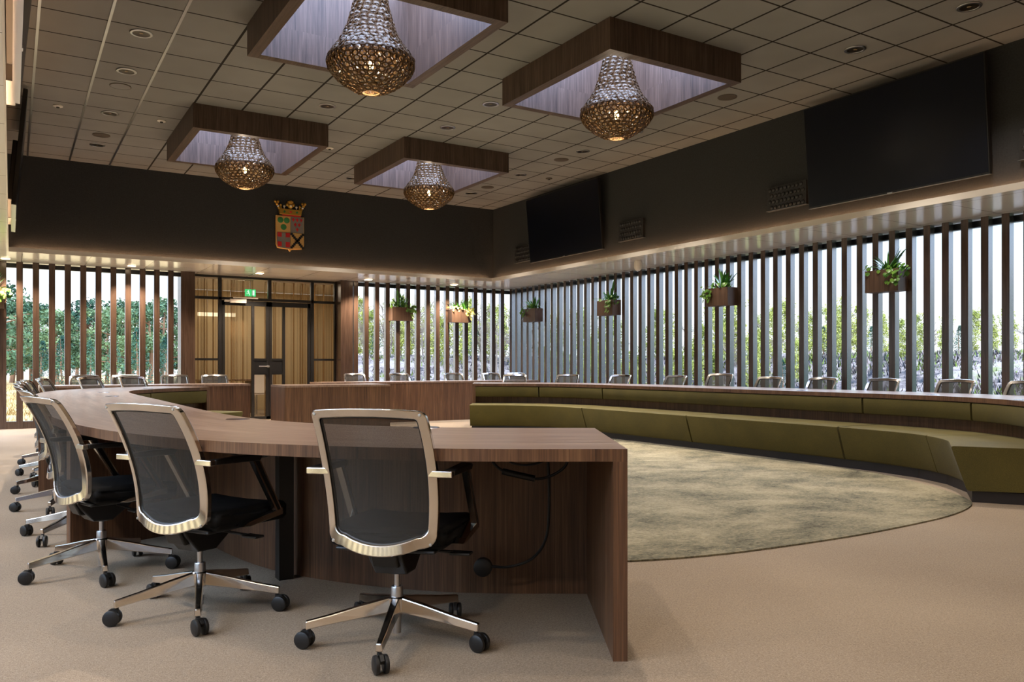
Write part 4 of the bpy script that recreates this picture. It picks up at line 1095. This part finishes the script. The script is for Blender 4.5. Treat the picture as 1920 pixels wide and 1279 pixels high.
m = MB(); gx = [-40, -20, -10, -5, -2, 0, 2, 3, 4, 4.5, 5, 5.5, 6, 7, 8, 9, 9.8]+[10+.5*k for k in range(24)]+[23, 25, 28, 32, 38, 46, 60, 90, 140]
gy = [-30, -10, -4, 0, 3, 6, 9, 11, 13, 15]+[15.9+.5*k for k in range(24)]+[29, 31, 34, 38, 44, 52, 62, 76, 95, 140]
V = [(x, y, gz(x, y)+(.07*math.sin(x*2.1+y)+.06*math.sin(y*2.7-x*.6) if (x > 10.5 or y > 16.5) else 0)) for y in gy for x in gx]; nx = len(gx)
m.mesh(V, [(j*nx+i, j*nx+i+1, (j+1)*nx+i+1, (j+1)*nx+i) for j in range(len(gy)-1) for i in range(nx-1)])
o = struct(m.build('ground', groundmat(), smooth=True, angle=180))
def at(t, d): return (d*SA+t*d*CA, d*CA-t*d*SA)     # bearing and distance from the room's near left corner

HE = pmat('heath twigs', (108, 99, 96), .9, 0, .1); HEG = pmat('heath green', (78, 92, 38), .9, 0, .1); HED = pmat('heath shadow twigs', (36, 38, 44), .9, 0, .1); STR = pmat('straw blades', (144, 120, 78), .9, 0, .1)  # the dark twigs carry the brush's shade in their colour
def tufts(name, mats, label, gen, count, hmin, hmax, seed):
    rr = random.Random(seed); m = MB()
    for k in range(count):
        x, y = gen(rr); z = gz(x, y)-.03; mi = rr.choices(range(len(mats)), [5, 3, 3][:len(mats)])[0]
        for q in range(5):
            a = rr.uniform(0, 6.28); h = rr.uniform(hmin, hmax); w = .012+.016*rr.random()
            dx, dy = math.cos(a), math.sin(a); bx, by = x+rr.uniform(-.2, .2), y+rr.uniform(-.2, .2)
            m.face([(bx-dy*w, by+dx*w, z), (bx+dy*w, by-dx*w, z), (bx+dx*h*.6, by+dy*h*.6, z+h)], [(0, 0)]*3, mi)
    tag(m.build(name, mats), label, 'plants', kind='stuff')
def gen_r(rr):
    while True:
        t = rr.uniform(-.24, .68); d = 15+rr.random()**1.6*16; x, y = at(t, d)
        if (x > 10.2 or y > 16.4) and x-.33*(y-15.7) > 6.7: return x, y
tufts('heath_tufts', [HE, HEG, HED], 'pale pinkish heath and brush covering the bank outside the right windows', gen_r, 7000, .06, .2, 21)
def gen_l(rr):
    while True:
        t = rr.uniform(-.66, -.38); d = 17+rr.random()**1.5*40; x, y = at(t, d)
        if y > 16.4 and x < 2.4+.16*(y-15.7): return x, y
tufts('dry_grass', [STR], 'dry yellow grass outside the back left windows', gen_l, 2200, .10, .3, 22)

def foliage(name, c1, c2):
    m, nt, b = newmat(name); tc = N(nt, 'ShaderNodeTexCoord').outputs['Object']; oi = N(nt, 'ShaderNodeObjectInfo')
    n = noise(nt, tc, 1.6, 4, .7); f = math_(nt, 'ADD', math_(nt, 'MULTIPLY', n, .8), math_(nt, 'MULTIPLY', oi.outputs['Random'], .2))
    col = ramp(nt, f, [(.35, c1), (.7, c2)]); nt.links.new(col, b.inputs['Base Color']); b.inputs['Roughness'].default_value = .8; b.inputs['Specular IOR Level'].default_value = .1
    return m
PINE = foliage('pine needles', (36, 60, 46), (104, 122, 80)); BIRCH = foliage('spring birch leaves', (100, 110, 46), (164, 164, 88)); EVERG = foliage('dark evergreen', (32, 60, 52), (74, 102, 78))
BARK = pmat('grey bark', (110, 100, 92), .9, 0, .1); BARKP = pmat('pine bark', (120, 92, 72), .9, 0, .1); PALEB = pmat('pale twigs', (160, 158, 150), .9, 0, .1); OAK = foliage('budding tan leaves', (96, 90, 66), (150, 138, 100))
def rv(rr): 
    while True:
        v = Vector((rr.uniform(-1, 1), rr.uniform(-1, 1), rr.uniform(-1, 1)))
        if .05 < v.length < 1: return v
def leafquad(m, c, s, rr):
    a = rv(rr).normalized(); b = a.cross(rv(rr)).normalized(); a *= s; b *= s*.6
    m.face([c-a, c+b*.8, c+a, c-b*.8], [(0, 0)]*4)
def make_tree(kind, H, seed):
    rr = random.Random(seed); tk = MB(); cr = MB()
    lean = rr.uniform(-.05, .05)*H
    top = Vector((lean, rr.uniform(-.05, .05)*H, H*.94)); tr = {'pine': .030, 'birch': .011, 'bare': .02, 'ever': .022}[kind]*H
    tk.tube([(0, 0, 0), tuple(top*.35+Vector((rr.uniform(-.03, .03)*H, 0, 0))), tuple(top*.7), tuple(top)], [tr, tr*.8, tr*.5, tr*.12], 6)
    def twig(p, d, L, r, depth):
        q = p+d*L; mid = p+d*L*.5+rv(rr)*L*.08; tk.tube([p, mid, q], [r, r*.7, r*.35], 4, cap=False); tips.append(q)
        if depth:
            for k in range(rr.randint(2, 4)): twig(p+d*L*rr.uniform(.35, .95), (d+rv(rr)*.75+Vector((0, 0, .15))).normalized(), L*rr.uniform(.45, .7), r*.5, depth-1)
    tips = []
    if kind == 'pine':
        for k in range(24):
            z = H*rr.uniform(.22, 1.0); q = z/H; rad = H*(.34 if q < .75 else .34*(1.08-q)/.33)*rr.uniform(.35, 1); a = rr.uniform(0, 6.28)
            c = Vector((math.cos(a)*rad+lean*q, math.sin(a)*rad, z)); tk.tube([Vector((lean*q, 0, z*.9)), c], [tr*.35, tr*.08], 4, cap=False)
            R_ = H*rr.uniform(.09, .15)
            for j in range(95):
                v = rv(rr); leafquad(cr, c+Vector((v.x*R_*1.25, v.y*R_*1.25, v.z*R_*.55)), H*rr.uniform(.014, .027), rr)
    elif kind == 'ever':
        for k in range(1500):
            q = rr.random()**.8; z = H*(.03+.95*q); rad = H*.30*(1.03-q)**.7*math.sqrt(rr.random()); a = rr.uniform(0, 6.28)
            leafquad(cr, Vector((math.cos(a)*rad, math.sin(a)*rad, z+rr.uniform(-.03, .03)*H)), H*rr.uniform(.012, .024), rr)
    elif kind == 'birch':
        for k in range(16):
            z = H*rr.uniform(.12, .92); a = rr.uniform(0, 6.28); twig(Vector((lean*z/H, 0, z)), Vector((math.cos(a), math.sin(a), rr.uniform(.5, 1.3))).normalized(), H*rr.uniform(.10, .20), tr*.4, 1)
        for p in tips:
            for j in range(16): leafquad(cr, p+rv(rr)*H*.075, H*rr.uniform(.013, .023), rr)
        for k in range(120):
            q = rr.random(); a = rr.uniform(0, 6.28); rad = H*.17*math.sin(math.pi*min(1, .15+q*.85))*math.sqrt(rr.random()); c = Vector((lean*q+rad*math.cos(a), rad*math.sin(a), H*(.08+.9*q)))
            for j in range(16): leafquad(cr, c+rv(rr)*H*.06, H*rr.uniform(.013, .024), rr)
    else:
        for k in range(18):
            z = H*rr.uniform(.15, .9); a = rr.uniform(0, 6.28); twig(Vector((lean*z/H, 0, z)), Vector((math.cos(a), math.sin(a), rr.uniform(.4, 1.2))).normalized(), H*rr.uniform(.14, .28), tr*.45, 2)
        for p in tips:
            if rr.random() < .8:
                for j in range(5): leafquad(cr, p+rv(rr)*H*.04, H*rr.uniform(.006, .011), rr)
    return tk, cr
KIND = {'pine': (BARKP, PINE), 'birch': (PALEB, BIRCH), 'bare': (BARK, OAK), 'ever': (BARKP, EVERG)}
NAME = {'pine': 'pine_tree', 'birch': 'birch_tree', 'bare': 'bare_tree', 'ever': 'evergreen_tree'}
protos = {}
def plant(kind, var, t, d, scale, label, group):
    x, y = at(t, d); plant_at(kind, var, x, y, scale, label, group)
def plant_at(kind, var, x, y, scale, label, group):
    z = gz(x, y)-.02; key = (kind, var)
    if key not in protos:
        r = thing(NAME[kind], label, 'tree', (x, y, z), rnd.uniform(0, 6), group)
        tk, cr = make_tree(kind, 1.0, 100+var*7+len(kind)); tk.build('trunk', KIND[kind][0], r); cr.build('crown', KIND[kind][1], r); protos[key] = r
    else: r = copy_tree(protos[key], (x, y, z), rnd.uniform(0, 6), label)
    r['group'] = group; r.scale = (scale, scale, scale)
n = 0
tt = -.635
while tt < -.385:                       # pines behind the back left windows
    n += 1; d = rnd.uniform(60, 84)
    plant('pine', n % 4, tt, d, d*rnd.uniform(.078, .104), 'green pine beyond the dry grass, %s from the left' % nth(n), 'pines beyond the back left windows'); tt += rnd.uniform(.009, .014)
plant('pine', 1, -.632, 40, 5.6, 'nearest pine, tall and spreading, at the left picture edge outside', 'pines beyond the back left windows')
n = 0; tt = -.575
while tt < -.385:
    n += 1; plant('ever', n % 2, tt, rnd.uniform(54, 60), rnd.uniform(2.2, 4.2), 'small dark evergreen under the pines, %s from the left' % nth(n), 'evergreens under the pines'); tt += rnd.uniform(.022, .04)
n = 0; tt = -.225
while tt < .01:                         # thin woodland behind the back right windows
    n += 1; k = ('bare', 'birch', 'bare', 'birch', 'ever', 'bare')[n % 6]; d = rnd.uniform(26, 34)
    plant(k, n % 3, tt, d, (d*rnd.uniform(.055, .075) if k != 'ever' else d*.045), '%s behind the back right windows, %s tree from the doors' % ({'bare': 'bare leafless tree', 'birch': 'thin light green birch', 'ever': 'dark green evergreen'}[k], nth(n)), 'trees behind the back right windows'); tt += rnd.uniform(.005, .008)
n = 0; tt = .01
while tt < .66:                         # young trees on the bank behind the right windows
    n += 1; k = ('birch', 'birch', 'bare', 'birch', 'ever', 'birch')[n % 6]; d = rnd.uniform(19, 30)
    hgt = .072 if tt < .34 else (.06 if tt < .46 else .048)
    plant(k, n % 3, tt, d, (d*hgt*rnd.uniform(.8, 1.15) if k != 'ever' else d*.038), '%s on the bank behind the right window, %s from the far corner' % ({'bare': 'bare grey tree', 'birch': 'yellow green birch', 'ever': 'dark evergreen'}[k], nth(n)), 'trees behind the right window'); tt += rnd.uniform(.006, .011) if tt < .42 else rnd.uniform(.014, .024)

for k in range(34):                      # hedge on the front part of the bank, mirrored in the metal slat sides
    yy = 7.5-.72*k; xx = 19.5+rnd.uniform(-1.2, 1.2); pass
    kk = ('ever', 'ever', 'birch', 'birch', 'ever', 'bare')[k % 6]
    plant_at(kk, k % 2, xx, yy, rnd.uniform(1.7, 2.6), '%s of the hedge row right of the picture edge, %s along' % ({'bare': 'bare grey tree', 'birch': 'yellow green birch', 'ever': 'dark evergreen'}[kk], nth(k+1)), 'hedge row right of the picture edge')
# ------------------------------------------------------------------ light
def light(kind, name, loc, power, color, size=.1, rot=(0, 0, 0), spot=None, blend=.5, sizey=None):
    l = bpy.data.lights.new(name, kind); l.energy = power; l.color = color
    if kind == 'AREA':
        l.size = size
        if sizey: l.shape = 'RECTANGLE'; l.size_y = sizey
    elif kind == 'SUN': l.angle = size
    else: l.shadow_soft_size = size
    if spot: l.spot_size = R(spot); l.spot_blend = blend
    o = bpy.data.objects.new(name, l); COL.objects.link(o); o.location = loc; o.rotation_euler = rot; return o
WARM = (1, .80, .60); WARM2 = (1, .87, .74)
for x, y, lb in dl: light('SPOT', 'downlight', (x, y, ZP-.02), 240, WARM, .05, spot=120, blend=.6)
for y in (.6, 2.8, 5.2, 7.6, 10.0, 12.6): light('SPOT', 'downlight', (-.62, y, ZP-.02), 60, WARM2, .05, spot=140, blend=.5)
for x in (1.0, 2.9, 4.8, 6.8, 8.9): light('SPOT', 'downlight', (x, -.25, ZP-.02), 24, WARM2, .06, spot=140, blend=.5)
for y in (6.0, 9.0, 12.0): light('SPOT', 'downlight', (8.9, y, ZP-.02), 9, WARM2, .06, spot=140, blend=.5)  # unseen lamps added as mild fill for the low right ceiling
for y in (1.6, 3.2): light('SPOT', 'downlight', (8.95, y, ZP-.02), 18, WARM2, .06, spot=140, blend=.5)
for x0, x1, ya, yb in COF: light('POINT', 'chandelier_bulb', ((x0+x1)/2, (ya+yb)/2, 3.56), 10, (1, .86, .7), .03)
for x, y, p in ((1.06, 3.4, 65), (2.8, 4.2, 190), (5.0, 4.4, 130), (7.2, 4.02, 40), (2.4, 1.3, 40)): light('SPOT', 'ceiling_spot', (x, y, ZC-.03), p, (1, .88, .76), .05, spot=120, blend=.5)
for x, y in ((7.2, 5.16), (7.2, 8.53), (7.2, 9.72), (7.2, 11.45), (4.95, 8.55), (4.95, 9.69), (3.29, 9.66), (1.06, 8.47), (1.06, 11.36), (3.2, 13.15), (4.92, 13.15), (7.2, 13.15)):
    light('SPOT', 'recessed_spot', (x, y, ZC-.015), 290, (1, .88, .74), .04, spot=86, blend=.7)
light('AREA', 'hall_light', (4.6, 17.7, 2.70), 24, (1, .84, .64), 2.2, sizey=2.2)
light('SUN', 'sun', (0, 0, 30), 1.7, (1, .95, .86), R(.8), rot=(R(56), 0, R(-32)))

w = bpy.data.worlds.new('sky'); sc.world = w; w.use_nodes = True; nt = w.node_tree
bg = nt.nodes['Background']; tc = N(nt, 'ShaderNodeTexCoord'); sp = N(nt, 'ShaderNodeSeparateXYZ'); nt.links.new(tc.outputs['Generated'], sp.inputs[0])
col = ramp(nt, sp.outputs[2], [(.0, (242, 244, 250)), (.09, (240, 244, 252)), (.165, (196, 226, 242)), (.5, (204, 222, 255))])
nt.links.new(col, bg.inputs[0]); mr = N(nt, 'ShaderNodeMapRange'); nt.links.new(sp.outputs[2], mr.inputs[0])
mr.inputs[1].default_value = .17; mr.inputs[2].default_value = .55; mr.inputs[3].default_value = .92; mr.inputs[4].default_value = 8
nt.links.new(mr.outputs[0], bg.inputs[1])

# ------------------------------------------------------------------ render look
sc.view_settings.view_transform = 'Standard'; sc.view_settings.look = 'None'; sc.view_settings.exposure = .84; sc.view_settings.gamma = 1
sc.view_settings.use_curve_mapping = False
cy = sc.cycles
cy.use_denoising = True; cy.max_bounces = 8; cy.diffuse_bounces = 3; cy.glossy_bounces = 3; cy.transparent_max_bounces = 24; cy.transmission_bounces = 4
cy.sample_clamp_indirect = 6; cy.caustics_reflective = False; cy.caustics_refractive = False
